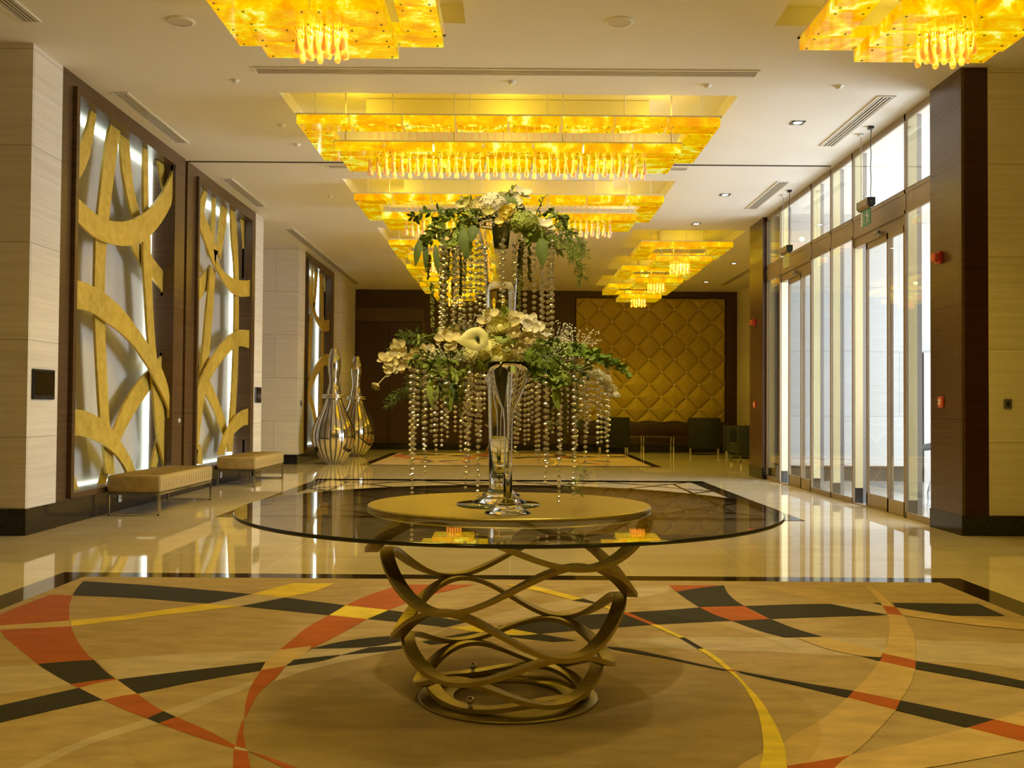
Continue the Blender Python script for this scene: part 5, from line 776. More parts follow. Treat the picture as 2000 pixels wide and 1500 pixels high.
def armchair(x,y,rz,lab,mt,cush=False):
    t=thing('lounge_armchair',(x,y,0),lab,'armchair','dark lounge armchairs by the rear wall'); R=Matrix.Rotation(rz,4,'Z')
    def part(nm,mb,m,par=t):
        mb.v=[tuple((R@Vector(v))+Vector((x,y,0))) for v in mb.v]; return obj(nm,mb,m,par)
    w,d=.42,.40
    part('seat',MB().bbox(-w+.1,w-.1,-d+.08,d,.22,.45,.03),mt)
    part('backrest',MB().bbox(-w,w,-d,-d+.14,.17,.98,.025),mt)
    for s in (-1,1): part('armrest',MB().bbox(min(s*w,s*(w-.12)),max(s*w,s*(w-.12)),-d+.1,d+.02,.17,.80,.025),mt)
    for sx in (-1,1):
        for sy in (-1,1): part('leg',MB().box(sx*(w-.06)-.02,sx*(w-.06)+.02,sy*(d-.06)-.02,sy*(d-.06)+.02,0,.18),M['chrome'])
    if cush:
        c=thing('scatter_cushion',tuple((R@Vector((.0,-.13,.45)))+Vector((x,y,0))),'gold patterned cushion on the slate armchair by the far brown pier','cushion')
        mb=MB(); V=[];n=8
        for i in range(n+1):
            for j in range(n+1):
                u,v=i/n*2-1,j/n*2-1; V.append((u*.2,.07*max(0,(1-u*u)*(1-v*v))**.5,v*.2+.2))
        for i in range(n+1):
            for j in range(n+1):
                u,v=i/n*2-1,j/n*2-1; V.append((u*.2,-.07*max(0,(1-u*u)*(1-v*v))**.5,v*.2+.2))
        F=[]
        for o_ in (0,(n+1)**2):
            for i in range(n):
                for j in range(n): a=o_+i*(n+1)+j; F.append((a,a+1,a+n+2,a+n+1))
        mb.add(V,F,0,True); mb.v=[tuple((R@(Vector(p)+Vector((0,-.10,.452))))+Vector((x,y,0))) for p in mb.v]; fixn(obj('cover',mb,M['cushion'],c))
armchair(2.75,27.6,math.radians(-2),'dark grey armchair left of the low glass table, seen from behind',M['greychair'])
armchair(5.15,27.3,math.radians(-10),'dark grey armchair right of the low glass table, seen from behind',M['greychair'])
armchair(5.75,25.6,math.radians(75),'slate armchair facing sideways with a gold cushion',M['bluechair'],True)
armchair(5.45,23.3,math.radians(95),'slate armchair partly hidden by the far brown pier',M['bluechair'])
t=thing('banquette',(3.95,28.75,0),'long dark banquette along the rear wall below the quilted panel','sofa')
obj('seat',MB().bbox(1.9,6.1,28.3,28.95,.2,.45,.03),M['wooddark'],t); obj('backrest',MB().bbox(1.9,6.1,28.9,29.06,.2,.82,.03),M['wooddark'],t); obj('plinth',MB().box(2.0,6.0,28.4,29.0,0,.2),M['black'],t)
t=thing('low_glass_table',(4.05,27.9,0),'low glass table with chrome legs between the dark grey armchairs','table')
obj('tabletop',MB().bbox(3.55,4.42,27.6,28.15,.47,.50,.004,1,0,False),M['tableglass'],t)
for x in (3.58,4.39):
    for y in (27.63,28.12): obj('leg',MB().cyl((x,y,0),(x,y,.47),.016,8),M['chrome'],t)
fr=MB().box(3.55,4.42,27.6,27.63,.44,.47).box(3.55,4.42,28.12,28.15,.44,.47); obj('rail',fr,M['chrome'],t)
t=thing('round_glass_table',(-.2,25.4,0),'distant round glass table with crossed chrome legs on the far rug','table')
obj('tabletop',MB().lathe([(0,.80),(.78,.80),(.785,.807),(.78,.815),(0,.815)],(-.25,25.4,0),40,0),M['tableglass'],t)
for k in range(3):
    a=k*2.094+.3
    pts=[(-.25+.5*math.cos(a+u*2.2)*(1-.5*math.sin(u*3.14159)),25.4+.5*math.sin(a+u*2.2)*(1-.5*math.sin(u*3.14159)),.036+.75*u) for u in [i/10 for i in range(11)]]
    obj('leg',MB().tube(pts,.02,8),M['chrome'],t)
# plastic-wrapped trolley outside the glazing
t=thing('wrapped_trolley',(5.35,12.6,0),'trolley wrapped in clear plastic out in the porch beside the near brown pier','trolley')
mb=MB(); n=22; V=[];F=[]
rr=random.Random(5)
for j in range(9):
    for i in range(n):
        a=2*math.pi*i/n; r=(.34-.02*j)*(1+.10*math.sin(a*5+j)+rr.uniform(-.05,.05)); V.append((5.45+r*math.cos(a)*.8,12.6+r*1.15*math.sin(a),.012+.165*j))
for j in range(8):
    for i in range(n): F.append((j*n+i,j*n+(i+1)%n,(j+1)*n+(i+1)%n,(j+1)*n+i))
F.append(tuple(8*n+i for i in range(n))); mb.add(V,F,0,True); obj('plastic_wrap',mb,M['plastic'],t)
obj('frame',MB().box(5.35,5.55,12.45,12.75,.10,1.1).box(5.3,5.6,12.4,12.8,.06,.12),M['cartgrey'],t)
mb=MB(); mb.tube([(5.25,12.55,.78),(4.95,12.5,.74),(4.90,12.49,.735)],[.05,.035,.035],10); obj('handle',mb,M['cartgrey'],t)
for sy in (-.15,.15): obj('wheel',MB().tube([(5.40,12.6+sy,.06),(5.44,12.6+sy,.06)],.055,12),M['black'],t)
# ================================================================== ROUND TABLE
TX,TY=-.004,4.26
t=thing('round_table',(TX,TY,.0128),'round glass table on a base of interlaced brushed gold hoops, standing on the near rug','table')
Z0=.0128
mb=MB().lathe([(.225,0),(.362,0),(.368,.004),(.368,.010),(.362,.013),(.225,.013),(.222,.008),(.225,0)],(TX,TY-.03,Z0),72,0); obj('base_plate',mb,M['bronze'],t)
def hoop(r,zl,zh,low,wd=.055,th=.018):
    n=144; V=[];F=[]
    def pos(a):
        z=zl+(zh-zl)*(.5-.5*math.cos(3*(a-low))); return Vector((TX+r*math.sin(a),TY-r*math.cos(a),z))
    for i in range(n):
        a=2*math.pi*i/n; p=pos(a); T=(pos(a+.01)-pos(a-.01)).normalized(); R=Vector((math.sin(a),-math.cos(a),0)); nn=T.cross(R).normalized()
        for sr,sn in ((-1,-1),(1,-1),(1,1),(-1,1)): V.append(tuple(p+R*sr*wd/2+nn*sn*th/2))
    for i in range(n):
        j=(i+1)%n
        for k in range(4): F.append((i*4+k,i*4+(k+1)%4,j*4+(k+1)%4,j*4+k))
    o=obj('ribbon_hoop',MB().add(V,F),M['bronze'],t); fixn(o); return o
A,B_=math.radians(30),math.radians(-30)
for r,zl,zh,lw in ((.566,.612,.768,A),(.503,.435,.612,B_),(.458,.260,.430,A),(.414,.158,.256,B_),(.366,.066,.155,A),(.312,.036,.068,B_)): hoop(r,zl,zh,lw)
for x,y in ((-.145,3.99),(-.155,4.52)):
    s=MB().cyl((TX+x,y,.02),(TX+x,y,.055),.008,10); s.ball((TX+x,y,.068),.016,0,14,10); obj('bolt',s,M['chrome'],t)
g=MB(); zt,zb=.790,.776
g.lathe([(0,zb),(1.102,zb)],(TX,TY,0),128,0,False).lathe([(1.102,zb),(1.107,zb+.003),(1.107,zt-.003),(1.102,zt)],(TX,TY,0),128,1).lathe([(1.102,zt),(0,zt)],(TX,TY,0),128,0,False)
gt=fixn(obj('glass_top',g,[M['tableglass'],M['glassedge']],t)); gt.rotation_euler=(GLASS_TILT,0,0)  # pane tilted slightly to bring the far chandeliers' reflection into view
obj('metal_disc',MB().lathe([(0,.7905),(.578,.7905),(.583,.793),(.583,.801),(.578,.804),(0,.804)],(TX,TY,0),96,0,True),M['discmetal'],t)
for o in t.children:
    if o.name.startswith('metal_disc'):
        for p in o.data.polygons: p.use_smooth=abs(p.normal.z)<.5
DT=.804
# ================================================================== GLASSWARE
def at(px,py,Y):
    """world point at distance Y on the sight line through picture point (px,py)"""
    d=_f+_r2*((px-1000)/2000)+_u2*((750-py)/2000); s=Y/d.y; return Vector((d.x*s,Y,1.2+d.z*s))
mp=obj('mirror_plate',MB().lathe([(0,DT+.0005),(.168,DT+.0005),(.17,DT+.003),(.168,DT+.008),(0,DT+.008)],(-.05,4.19,0),64,0),M['mirror']); tag(mp,'round mirror plate under the tall clear vase','mirror plate')
def vase(name,x,y,prof_o,prof_i,lab,grp=None,m='clear'):
    t=thing(name,(x,y,DT),lab,'vase',grp)
    obj('body',MB().lathe([(0,prof_o[0][1])]+prof_o+prof_i[::-1]+[(0,prof_i[0][1])],(x,y,0),64,0),M[m],t); return t
b=DT+.009
tv=vase('tall_trumpet_vase',-.045,4.22,[(.11,b),(.112,b+.004),(.075,b+.022),(.05,b+.04),(.044,b+.055),(.044,b+.09),(.046,1.1),(.054,1.4),(.063,1.65),(.072,1.82),(.088,1.90),(.105,1.95),(.112,1.97)],
 [(.038,b+.10),(.042,1.1),(.050,1.4),(.059,1.65),(.068,1.82),(.084,1.90),(.101,1.95),(.109,1.97)],'tall clear trumpet vase on the mirror plate carrying the upper bouquet')
obj('water',MB().lathe([(0,b+.104),(.0365,b+.104),(.0405,1.1),(.0485,1.4),(.0575,1.65),(.0595,1.715),(0,1.715)],(-.045,4.22,0),48,0),M['water'],tv)
def flute(x,y,lab):
    z=DT+.001
    return vase('flute_vase',x,y,[(.086,z),(.088,z+.003),(.055,z+.022),(.026,z+.042),(.017,z+.055),(.0155,1.0),(.017,1.15),(.024,1.19),(.045,1.235),(.065,1.285),(.078,1.335),(.087,1.372)],
     [(.0125,z+.06),(.0125,1.0),(.014,1.15),(.021,1.195),(.042,1.24),(.062,1.29),(.075,1.338),(.0845,1.372)],lab,'clear flute vases under the lower bouquet','thinglass')
flute(-.01,3.87,'clear flute vase on the brushed disc in front of the tall vase'); flute(-.042,4.66,'clear flute vase on the brushed disc behind the tall vase')
# ================================================================== FLOWERS
rnd=random.Random(11)
def rv(s=1): return Vector((rnd.uniform(-s,s),rnd.uniform(-s,s),rnd.uniform(-s,s)))
def leaf(mb,p,d,L,Wd,nrm=None,mi=0,curl=.15):
    d=d.normalized(); n=(nrm or rv()).normalized(); s=d.cross(n)
    if s.length<1e-3: s=d.orthogonal()
    s.normalize(); n=s.cross(d).normalized()
    V=[p]
    for u,wk in ((.3,.8),(.6,1),(.85,.55)):
        c=p+d*L*u-n*L*curl*u*u; V+=[c+s*Wd*wk/2+n*Wd*.12,c,c-s*Wd*wk/2+n*Wd*.12]
    V.append(p+d*L-n*L*curl)
    mb.add(V,[(0,2,1),(0,3,2),(1,2,5,4),(2,3,6,5),(4,5,8,7),(5,6,9,8),(7,8,10),(8,9,10)],mi,True)
def curve(pts,n):
    P=[Vector(p) for p in pts]; out=[]
    for i in range(n+1):
        u=i/n*(len(P)-1); k=min(int(u),len(P)-2); f=u-k
        p0=P[max(k-1,0)];p1=P[k];p2=P[k+1];p3=P[min(k+2,len(P)-1)]
        out.append(.5*((2*p1)+(-p0+p2)*f+(2*p0-5*p1+4*p2-p3)*f*f+(-p0+3*p1-3*p2+p3)*f**3))
    return out
def leaf_spray(par,pts,n,L,Wd,m,name='leaf_spray',fluff=1.0):
    mb=MB(); C=curve(pts,n); mb.tube(C,.0022,5)
    for i,p in enumerate(C[1:]):
        T=(C[i+1]-C[i]).normalized()
        for k in range(2):
            d=(T*.6+rv(.9*fluff)); leaf(mb,p,d,L*rnd.uniform(.7,1.2),Wd*rnd.uniform(.8,1.2))
    return obj(name,mb,m,par)
def fern(par,pts,n,L,m,name='fern_frond'):
    mb=MB(); C=curve(pts,n); mb.tube(C,.0016,4)
    for i,p in enumerate(C[1:]):
        T=(C[i+1]-C[i]).normalized(); ln=L*(1-.6*i/n)
        for k in range(3):
            d=(T*.7+rv(1)).normalized(); q=p+d*ln; mb.tube([p,q],.0007,3,0,False)
            for j in range(7):
                b=p+d*ln*(j+1)/7; leaf(mb,b,d+rv(.9),.014,.0028)
    return obj(name,mb,m,par)
def big_leaf(par,p,d,L,Wd,m,name='broad_leaf',nrm=None):
    mb=MB(); n=Vector(nrm or (0,-1,.2)); d=d.normalized(); s=d.cross(n).normalized(); n=s.cross(d)
    V=[];F=[];K=10
    for i in range(K+1):
        u=i/K; wd=Wd*math.sin(math.pi*min(1,u*.93+.05))**.8*(1-.25*u)
        c=p+d*L*u+n*L*.10*math.sin(u*3)
        V+=[c+s*wd/2+n*wd*.1,c-n*wd*.05,c-s*wd/2+n*wd*.1]
    for i in range(K): F+=[(i*3,i*3+1,i*3+4,i*3+3),(i*3+1,i*3+2,i*3+5,i*3+4)]
    mb.add(V,F,0,True); return obj(name,mb,m,par)
def basis(d):
    d=Vector(d).normalized(); s=d.cross(Vector((0,0,1)))
    if s.length<1e-3: s=Vector((1,0,0))
    s.normalize(); return d,s,s.cross(d).normalized()
def petal_patch(mb,c,ax,out,side,L,Wd,cup,mi=0):
    """one cupped petal growing from c: starts along 'out' and curls up towards 'ax'"""
    V=[];F=[];K=4
    for i in range(K+1):
        u=i/K; wd=Wd*(.35+.65*math.sin(math.pi*(.15+.75*u)))*(1 if u<1 else .75)
        q=c+out*L*math.sin(u*1.4)*(.75)+ax*L*(u*cup)
        for j in (-1,-.5,0,.5,1): V.append(q+side*wd*j/2+ax*abs(j)**2*wd*.16-out*abs(j)**2*wd*.18)
    for i in range(K):
        for j in range(4): a=i*5+j; F.append((a,a+1,a+6,a+5))
    mb.add(V,F,mi,True)
def rose(par,c,r,d,m,name='rose'):
    mb=MB(); ax,s,u=basis(d)
    for k,(n,rr,cup) in enumerate(((3,.25,1.35),(4,.48,1.2),(5,.72,1.0),(6,.95,.72))):
        for i in range(n):
            a=2*math.pi*i/n+k*.7+rnd.uniform(-.1,.1); out=s*math.cos(a)+u*math.sin(a); sd=ax.cross(out)
            petal_patch(mb,c-ax*r*.45+out*r*rr*.12,ax,out,sd,r*(.55+rr*.75)*1.0,r*(.8+.55*rr),cup*.85)
    mb.ball(c+ax*r*.05,r*.33,0,10,6)
    return obj(name,mb,m,par)
def bloom(mb,c,r,d,n=5,cup=.25,wk=.75,mi=0):
    ax,s,u=basis(d); a0=rnd.uniform(0,6)
    for i in range(n):
        a=a0+2*math.pi*i/n; out=s*math.cos(a)+u*math.sin(a); petal_patch(mb,c,ax,out,ax.cross(out),r*rnd.uniform(.9,1.15),r*wk,cup,mi)
    mb.ball(c+ax*r*.12,r*.14,mi,6,4)
def orchid(par,cs,r,m,name='orchid_spray',stem=None,face=(0,-1,.2)):
    """open blossoms: three narrow sepals behind two broad petals and a small lip"""
    mb=MB()
    for c in cs:
        q=r*rnd.uniform(.95,1.3); ax,s,u=basis(Vector(face)+rv(.6)); a0=rnd.uniform(-.5,.5)+1.57
        for i in range(3):
            a=a0+2.094*i; o=s*math.cos(a)+u*math.sin(a); petal_patch(mb,c-ax*q*.08,ax,o,ax.cross(o),q*1.25,q*.50,.15)
        for sg in (-1,1):
            a=a0+sg*1.2; o=s*math.cos(a)+u*math.sin(a); petal_patch(mb,c,ax,o,ax.cross(o),q*1.2,q*.85,.35)
        a=a0+3.14; o=s*math.cos(a)+u*math.sin(a); petal_patch(mb,c+ax*q*.05,ax,o,ax.cross(o),q*.6,q*.4,.8)
        mb.ball(c+ax*q*.12,q*.13,0,6,4)
    if stem is None and len(cs)>1: stem=[c+Vector((0,.012,0)) for c in cs]
    if stem: mb.tube(curve(stem,12),.002,5)
    return obj(name,mb,m,par)
def hydrangea(par,c,r,m,n=70,name='hydrangea',squash=.8):
    mb=MB()
    for i in range(n):
        z=1-1.55*(i+.5)/n; a=i*2.39996; q=math.sqrt(max(0,1-z*z)); d=Vector((q*math.cos(a),q*math.sin(a),z)); p=c+Vector((d.x*r,d.y*r,d.z*r*squash))+rv(r*.08)
        ax,s,u=basis(d+rv(.3)); f=r*.22
        for k in range(4):
            b=k*1.5708+a; o=s*math.cos(b)+u*math.sin(b); v=ax.cross(o)
            mb.add([p,p+o*f*.6+v*f*.45+ax*f*.15,p+o*f*1.15+ax*f*.05,p+o*f*.6-v*f*.45+ax*f*.15],[(0,1,2,3)],0,True)
    mb.ball(c,r*.72,0,10,8,1,1,squash); return obj(name,mb,m,par)
def calla(par,c,L,Wd,d,tip,m,name='calla_lily'):
    """open spathe: pointed oval around a sunken throat with a dark spadix"""
    ax=Vector(d).normalized(); tp=Vector(tip); tp=(tp-ax*tp.dot(ax)).normalized(); s=ax.cross(tp); V=[];F=[];K=28
    ringsn=7
    for i in range(ringsn):
        u=i/(ringsn-1)
        for k in range(K):
            a=2*math.pi*k/K; ca,sa=math.cos(a),math.sin(a)
            rx=L*(.60+.10*max(0,ca)**6) if ca>0 else L*.36
            x=ca*rx*u; y=sa*Wd*.5*u*(1 if ca<0 else (1-.45*max(0,ca)**3)); h=-(1-u)**3*L*.20+u*u*L*.02*math.cos(2*a)-u**3*L*.06
            V.append(c+tp*x+s*y+ax*h)
    for i in range(ringsn-1):
        for k in range(K): F.append((i*K+k,i*K+(k+1)%K,(i+1)*K+(k+1)%K,(i+1)*K+k))
    o=obj(name,MB().add(V,F,0,True),m,par)
    sp=MB().tube([c-ax*L*.20,c-ax*L*.05,c+ax*L*.10],[L*.055,L*.075,L*.04],10); obj('spadix',sp,M['spadix'],o); return o
def amaranth(par,p,z1,m,name='amaranth_tassel',r=.007):
    mb=MB(); z=p.z; x,y=p.x,p.y; i=0
    while z>z1:
        for k in range(3): mb.ball((x+rnd.uniform(-r,r)*.8,y+rnd.uniform(-r,r)*.8,z+rnd.uniform(-.004,.004)),r*rnd.uniform(.5,.9),0,5,4)
        z-=r*1.1; x+=rnd.uniform(-.0012,.0012)
    return obj(name,mb,m,par)
def breath(par,c,R,n,name='baby_breath'):
    mb=MB()
    for i in range(n):
        d=rv(1); 
        if d.length>1: d.normalize()
        p=c+Vector((d.x*R[0],d.y*R[1],d.z*R[2])); mb.ball(p,rnd.uniform(.0022,.004),0,5,4)
        if i%3==0: mb.tube([p,c+Vector((d.x*R[0]*.3,d.y*R[1]*.3,-R[2]*.6))],.0006,3,0,False)
    o=obj(name,mb,M['whitepetal'],par); o['kind']='stuff'; return o
BEADS={}
def strand(par,x,y,z1,z0,r0,r1):
    """faceted crystals threaded on a line from z1 down to z0"""
    mb=MB(); z=z1-.01; L=max(z1-z0,.01)
    mb.tube([(x,y,z1+.02),(x,y,z0)],.0006,3,1)
    while z>z0:
        u=(z1-z)/L; r=r0+(r1-r0)*u*u; n=7; a0=rnd.uniform(0,1); V=[(x,y,z+r*.82)]
        for h,q in ((.42,.72),(.08,1.0),(-.42,.72)):
            for k in range(n): a=a0+2*math.pi*(k+(.5 if h==.08 else 0))/n; V.append((x+r*q*math.cos(a),y+r*q*math.sin(a),z+h*r))
        V.append((x,y,z-r*.82)); F=[]
        for k in range(n):
            k2=(k+1)%n
            F+=[(0,1+k,1+k2),(1+k,1+n+k,1+k2),(1+k2,1+n+k,1+n+k2),(1+n+k,1+2*n+k,1+n+k2),(1+2*n+k,1+2*n+k2,1+n+k2),(1+3*n,1+2*n+k2,1+2*n+k)]
        mb.add(V,F,0,False); z-=r*2.08+.002
    return obj('bead_strand',mb,[M['bead'],M['steel']],par)
YC=4.22
# ---- upper bouquet
ub=thing('upper_bouquet',(-.045,YC,1.95),'upper bouquet of white flowers and trailing greenery in the tall vase, hung with crystal strands','flower arrangement')
obj('foam',MB().ball((-.045,YC,2.02),.10,0,14,8,1,1,.55),M['leafdark'],ub)
obj('stems',MB().tube([(-.045,YC,2.0),(-.045,YC,1.86)],[.045,.03],10),M['leaflime'],ub)
hydrangea(ub,at(962,402,4.12),.060,M['whitepetal'],80); rose(ub,at(985,392,4.2),.045,(0.1,-.6,.8),M['cream']); rose(ub,at(940,402,4.1),.040,(-.4,-.8,.4),M['cream'])
orchid(ub,[at(1001,386,4.2),at(1012,400,4.16),at(1020,380,4.22)],.036,M['whitepetal'])
rose(ub,at(989,418,4.05),.034,(0,-1,.3),M['yellowpetal']); orchid(ub,[at(982,430,4.04)],.03,M['yellowpetal'],'freesia'); orchid(ub,[at(998,409,4.05)],.03,M['yellowpetal'],'freesia')
hydrangea(ub,at(1023,436,4.05),.056,M['leaflime'],90); hydrangea(ub,at(1042,456,4.1),.045,M['leaflime'],70)
orchid(ub,[at(1036,424,4.12),at(1045,438,4.1),at(1063,442,4.12),at(1072,452,4.15)],.034,M['whitepetal'])
orchid(ub,[at(921,408,4.1),at(907,398,4.15),at(955,415,4.05)],.032,M['limepetal'])
breath(ub,at(975,420,4.05),(.12,.05,.05),70)
def U(l,Y): return [at(a,b,Y+dy) for a,b,dy in l]
for pts,n,L,W,m in (([(940,420,0),(890,410,-.05),(845,412,-.08),(806,424,-.1)],16,.036,.020,'leafdark'),
 ([(935,425,0),(880,425,-.08),(845,450,-.1),(822,470,-.08)],22,.040,.016,'leaf'),([(930,430,-.02),(890,445,-.1),(860,452,-.12),(835,470,-.1)],20,.045,.02,'leaf'),
 ([(925,410,.1),(870,420,.15),(850,440,.15),(840,470,.12)],18,.04,.02,'leafdark'),([(950,415,-.08),(915,425,-.14),(890,450,-.16),(880,480,-.16)],20,.042,.022,'leaf'),
 ([(955,410,.0),(935,395,-.05),(918,390,-.05),(905,393,-.05)],12,.03,.016,'leaf'),([(990,390,0),(999,380,0),(1003,366,0)],8,.03,.012,'leaf'),
 ([(1045,425,0),(1075,415,-.05),(1095,424,-.06),(1100,432,-.05)],12,.036,.020,'leafdark'),([(1050,430,0),(1085,425,.05),(1100,440,.05),(1115,455,.05)],16,.034,.016,'leaf'),
 ([(1040,440,-.1),(1060,465,-.13),(1075,470,-.12),(1090,490,-.1)],18,.04,.018,'leaf'),([(1005,430,-.1),(1020,450,-.16),(1035,470,-.16)],14,.04,.022,'leaf'),
 ([(1046,420,.0),(1054,405,.0),(1062,384,0)],6,.024,.008,'leafdark'),
 ([(950,425,.12),(910,440,.2),(890,470,.2)],16,.04,.02,'leafdark'),([(1000,425,.12),(1040,440,.2),(1065,470,.2)],16,.04,.02,'leafdark')):
    leaf_spray(ub,U(pts,4.2),n,L,W,M[m])
for pts in ([(1060,440,0),(1095,455,-.02),(1125,475,-.03),(1142,497,-.03)],[(1065,450,-.05),(1100,470,-.06),(1125,510,-.06),(1132,548,-.06)],[(1060,455,-.1),(1085,475,-.12),(1110,490,-.12),(1118,500,-.12)],[(1055,450,.05),(1090,465,.06),(1120,490,.07),(1138,540,.08)],[(1070,440,.05),(1105,448,.05),(1125,462,.05),(1135,480,.05)]):
    fern(ub,U(pts,4.2),14,.06,M['leafright'])
big_leaf(ub,at(905,445,4.02),Vector((.15,-.05,-1)),.125,.065,M['leafdark']); big_leaf(ub,at(822,465,4.1),Vector((-.18,0,-1)),.115,.036,M['leafdark']); big_leaf(ub,at(850,478,4.08),Vector((.12,0,-1)),.12,.03,M['leafdark']); big_leaf(ub,at(1057,465,4.02),Vector((.05,-.05,-1)),.115,.055,M['leafdark']); big_leaf(ub,at(832,470,4.12),Vector((.0,0,-1)),.12,.026,M['leafdark']); big_leaf(ub,at(925,440,3.98),Vector((-.1,-.2,-1)),.07,.05,M['leafdark'])
for px,a,b in ((843,555,642),(838,500,545),(866,455,590),(877,450,545),(885,450,580),(900,450,580),(907,470,540),(1015,470,620),(1020,470,560),(1035,470,550),(870,500,640)):
    p=at(px,a,4.2+rnd.uniform(-.12,.06)); amaranth(ub,p,at(px,b,p.y).z,M['amaranth'])
for px,b in ((861,660),(864,640),(868,650),(872,634),(885,650),(889,655),(900,648),(908,650),(920,640),(931,603),(939,655),(948,620),(979,590),(984,600),(1004,560),(1007,540),(1026,665),(1044,655),(1058,645),(1061,655),(1071,660),(1078,665),(1080,640),(894,600)):
    Y=4.22+rnd.choice((-1,1))*rnd.uniform(.05,.22)
    if px in (948,979,984): Y=4.02
    p=at(px,468+rnd.uniform(-8,14),Y); strand(ub,p.x,p.y,p.z,at(px,b,Y).z,.0115,.0095)
# ---- lower bouquet
lb=thing('lower_bouquet',(-.03,YC,1.37),'lower and wider bouquet of roses, lilies and greenery, hung with long crystal strands','flower arrangement')
fo=MB(); fo.lathe([(.078,1.435),(.13,1.43),(.155,1.445),(.14,1.485),(.10,1.50),(.074,1.49),(.072,1.45),(.078,1.435)],(-.03,YC,0),32,0); obj('foam_ring',fo,M['leaflime'],lb)
wr=MB()
for a in range(10):
    b=a*math.pi/5+.1; wr.tube([(-.03+.14*math.cos(b),YC+.14*math.sin(b),1.40),(-.02+.42*math.cos(b),YC+.34*math.sin(b),1.40)],.0018,5)
for rr in (.28,): wr.tube([(-.02+rr*math.cos(k*math.pi/18),YC+rr*.8*math.sin(k*math.pi/18),1.40) for k in range(36)],.002,5,0,True,True)
obj('wire_collar',wr,M['steel'],lb)
Y0=4.0
calla(lb,at(933,661,3.86),.115,.092,(.12,-1,.12),(-1,0,-.15),M['limepetal'])
rose(lb,at(977,640,3.88),.044,(-.1,-1,.35),M['limepetal']); rose(lb,at(1004,652,3.86),.028,(0,-1,.1),M['cream']); rose(lb,at(1029,663,3.86),.031,(.1,-1,0),M['cream']); rose(lb,at(1015,681,3.84),.025,(0,-1,-.1),M['cream']); rose(lb,at(990,680,3.88),.022,(0,-1,0),M['limepetal'])
rose(lb,at(980,622,4.1),.035,(0,-1,.6),M['cream'])
orchid(lb,[at(1040,640,3.92),at(1053,645,3.92),at(1035,630,3.95),at(1058,652,3.95)],.036,M['whitepetal'])
orchid(lb,[at(1005,622,4.06),at(1000,632,4.03)],.034,M['cream']); orchid(lb,[at(958,617,4.08),at(948,628,4.04),at(965,640,4.02)],.036,M['cream'])
orchid(lb,[at(873,655,4.05),at(884,665,4.0),at(862,662,4.05),at(893,650,4.05),at(880,680,4.0)],.032,M['cream'],'freesia')
hydrangea(lb,at(958,690,4.0),.062,M['limepetal'],90); hydrangea(lb,at(990,695,3.99),.052,M['cream'],80); hydrangea(lb,at(925,694,4.02),.045,M['limepetal'],70); hydrangea(lb,at(950,716,3.98),.038,M['leaflime'],60)
hydrangea(lb,at(1062,712,4.0),.056,M['leafright'],90); hydrangea(lb,at(1090,742,4.02),.052,M['leaflime'],80); hydrangea(lb,at(1050,695,4.0),.05,M['leafright'],80)
orchid(lb,[at(833,688,4.1),at(822,690,4.1),at(808,698,4.1),at(797,704,4.1),at(781,690,4.1),at(776,678,4.12),at(790,715,4.1),at(762,712,4.1),at(753,702,4.1),at(765,725,4.1)],.034,M['cream'],'orchid_spray',[at(860,680,4.1),at(820,694,4.1),at(780,708,4.1),at(750,738,4.1),at(737,752,4.1)])
rose(lb,at(735,753,4.1),.020,(-.4,-.5,-.6),M['cream'],'orchid_bud')
hydrangea(lb,at(975,706,3.93),.034,M['limepetal'],60); hydrangea(lb,at(1006,704,3.94),.034,M['cream'],60)
leaf_spray(lb,U([(930,705,-.1),(960,716,-.2),(1000,718,-.22),(1030,712,-.15)],4.1),16,.03,.02,M['leaf'])
breath(lb,at(1085,650,4.1),(.09,.08,.05),90); breath(lb,at(1130,660,4.1),(.10,.08,.04),90); breath(lb,at(880,690,4.0),(.14,.06,.04),110); breath(lb,at(915,632,4.1),(.06,.05,.04),60); breath(lb,at(1070,680,4.0),(.10,.05,.05),80); breath(lb,at(943,670,3.96),(.03,.03,.05),40); breath(lb,at(1110,715,4.02),(.13,.1,.04),90)
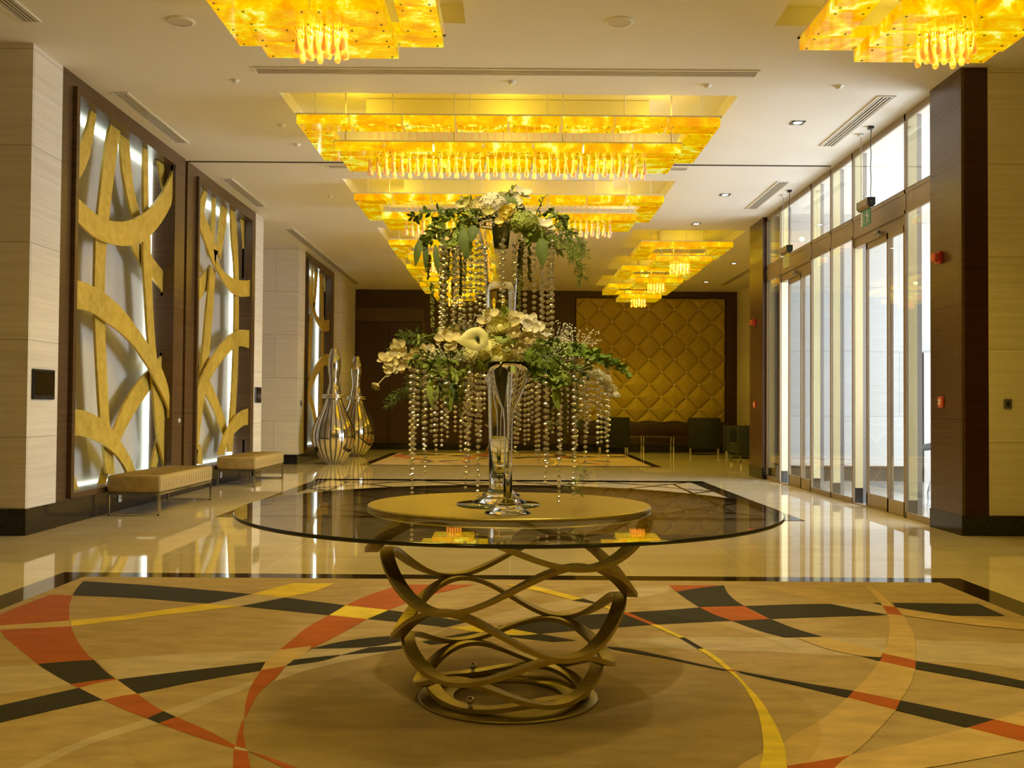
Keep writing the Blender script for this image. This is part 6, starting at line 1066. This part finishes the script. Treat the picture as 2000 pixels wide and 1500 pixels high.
for pts,n,L,W,m in (([(1050,670,0),(1090,668,-.05),(1130,676,-.06),(1165,692,-.06)],24,.036,.022,'leafright'),([(1060,690,-.05),(1110,690,-.1),(1160,697,-.12),(1205,715,-.12)],30,.034,.024,'leafright'),([(1120,690,-.1),(1165,690,-.1),(1200,705,-.1),(1222,728,-.1)],22,.032,.022,'leafright'),
 ([(1060,700,0),(1090,715,-.08),(1120,720,-.1),(1150,715,-.1)],22,.036,.022,'leaf'),([(1050,690,.1),(1100,680,.15),(1150,690,.15),(1190,708,.15)],26,.036,.022,'leafdark'),([(1040,705,-.1),(1070,725,-.15),(1095,748,-.15)],18,.036,.024,'leafright'),([(1080,700,.05),(1130,720,.08),(1160,735,.08)],20,.034,.02,'leafdark'),
 ([(900,660,0),(870,650,0),(840,655,.02),(812,663,.02)],12,.028,.012,'leaf'),([(900,680,-.05),(860,690,-.08),(830,690,-.1),(806,702,-.1)],16,.034,.016,'leafdark'),([(920,690,-.06),(890,706,-.12),(860,708,-.14),(830,712,-.12)],22,.034,.018,'leaf'),([(920,680,.1),(880,690,.15),(840,700,.15),(800,705,.15)],22,.034,.018,'leafdark'),
 ([(940,700,-.1),(910,720,-.16),(880,730,-.18),(850,725,-.16)],20,.034,.018,'leaf'),([(930,650,.0),(905,645,.0),(880,642,.0)],10,.028,.014,'leafdark'),([(1000,660,.12),(1040,650,.16),(1070,660,.16)],14,.034,.02,'leafdark'),([(1010,700,-.1),(1040,725,-.14),(1060,740,-.14)],16,.034,.02,'leafright'),([(985,665,.0),(1000,668,-.02),(1020,685,-.04)],10,.03,.02,'leafdark'),
 ([(880,720,-.05),(885,745,-.08),(880,770,-.08)],10,.036,.018,'leaf'),([(910,720,.1),(880,735,.2),(850,745,.22)],16,.036,.02,'leafdark'),([(1060,730,.1),(1090,735,.2),(1130,745,.2)],16,.036,.02,'leafdark')):
    leaf_spray(lb,U(pts,4.1),n,L,W,M[m])
for pts in ([(850,700,.1),(820,730,.15),(790,760,.18),(765,775,.2)],[(845,710,.1),(810,750,.15),(785,775,.15),(760,790,.15)],[(840,670,.1),(810,655,.12),(785,655,.14)],[(835,680,.1),(800,670,.12),(770,680,.14)],[(1120,730,.1),(1130,770,.12),(1120,800,.12),(1135,830,.12)]):
    fern(lb,U(pts,4.15),14,.055,M['leafdark'])
fern(lb,U([(1128,900,0),(1135,925,-.02),(1118,945,-.03),(1130,962,-.03)],4.2),8,.045,M['leaf'])
hydrangea(lb,at(1165,733,4.1),.034,M['whitepetal'],60,'lace_flower'); hydrangea(lb,at(1180,745,4.08),.032,M['whitepetal'],60,'lace_flower'); hydrangea(lb,at(1193,760,4.08),.026,M['whitepetal'],50,'lace_flower'); hydrangea(lb,at(1203,772,4.07),.018,M['whitepetal'],40,'lace_flower')
big_leaf(lb,at(845,735,3.98),Vector((.03,0,-1)),.125,.055,M['leaf']); big_leaf(lb,at(862,738,4.0),Vector((.2,0,-1)),.13,.04,M['leafdark']); big_leaf(lb,at(868,750,3.98),Vector((.25,0,-1)),.11,.045,M['leaf']); big_leaf(lb,at(882,745,4.02),Vector((.2,0,-1)),.10,.04,M['leafdark']); big_leaf(lb,at(1085,752,3.98),Vector((.1,0,-1)),.10,.04,M['leaf']); big_leaf(lb,at(985,618,4.05),Vector((0,.1,1)),.05,.04,M['leaf'])
for px,a,b in ((824,720,830),(900,730,812),(906,730,790),(1078,770,840),(1105,760,865),(830,720,800),(1086,760,830)):
    p=at(px,a,4.2+rnd.uniform(-.2,.05)); amaranth(lb,p,at(px,b,p.y).z,M['amaranth'])
LOW=[(807,980),(803,930),(811,900),(817,832),(832,922),(829,880),(844,851),(853,895),(850,870),(864,873),(875,860),(871,840),(890,842),(901,888),(911,958),(917,920),(914,870),(924,812),(935,968),(939,866),(931,850),(905,830),(920,835),(946,800),
 (1007,888),(1012,870),(1016,845),(1026,868),(1033,866),(1040,830),(1048,888),(1053,906),(1066,950),(1070,920),(1080,848),(1093,986),(1096,900),(1108,845),(1121,976),(1127,870),(1124,905),(1135,815),(1144,934),(1152,827),(1147,850),(1168,870),(1175,870),(1187,910),(1183,860),(1160,800),(1190,840),(1139,800)]
for px,b in LOW:
    e=max(.0,1-((px-998)/215)**2)**.5; Y=4.22+rnd.choice((-1,1))*e*.30+rnd.uniform(-.05,.05)
    if 940<px<1050: Y=4.22+.28+rnd.uniform(-.03,.05)
    p=at(px,722+rnd.uniform(-8,12)+ (8 if px>1100 else 0),Y); zb=max(at(px,b,Y).z,.83); strand(lb,p.x,p.y,p.z,zb,.0118,.0075)
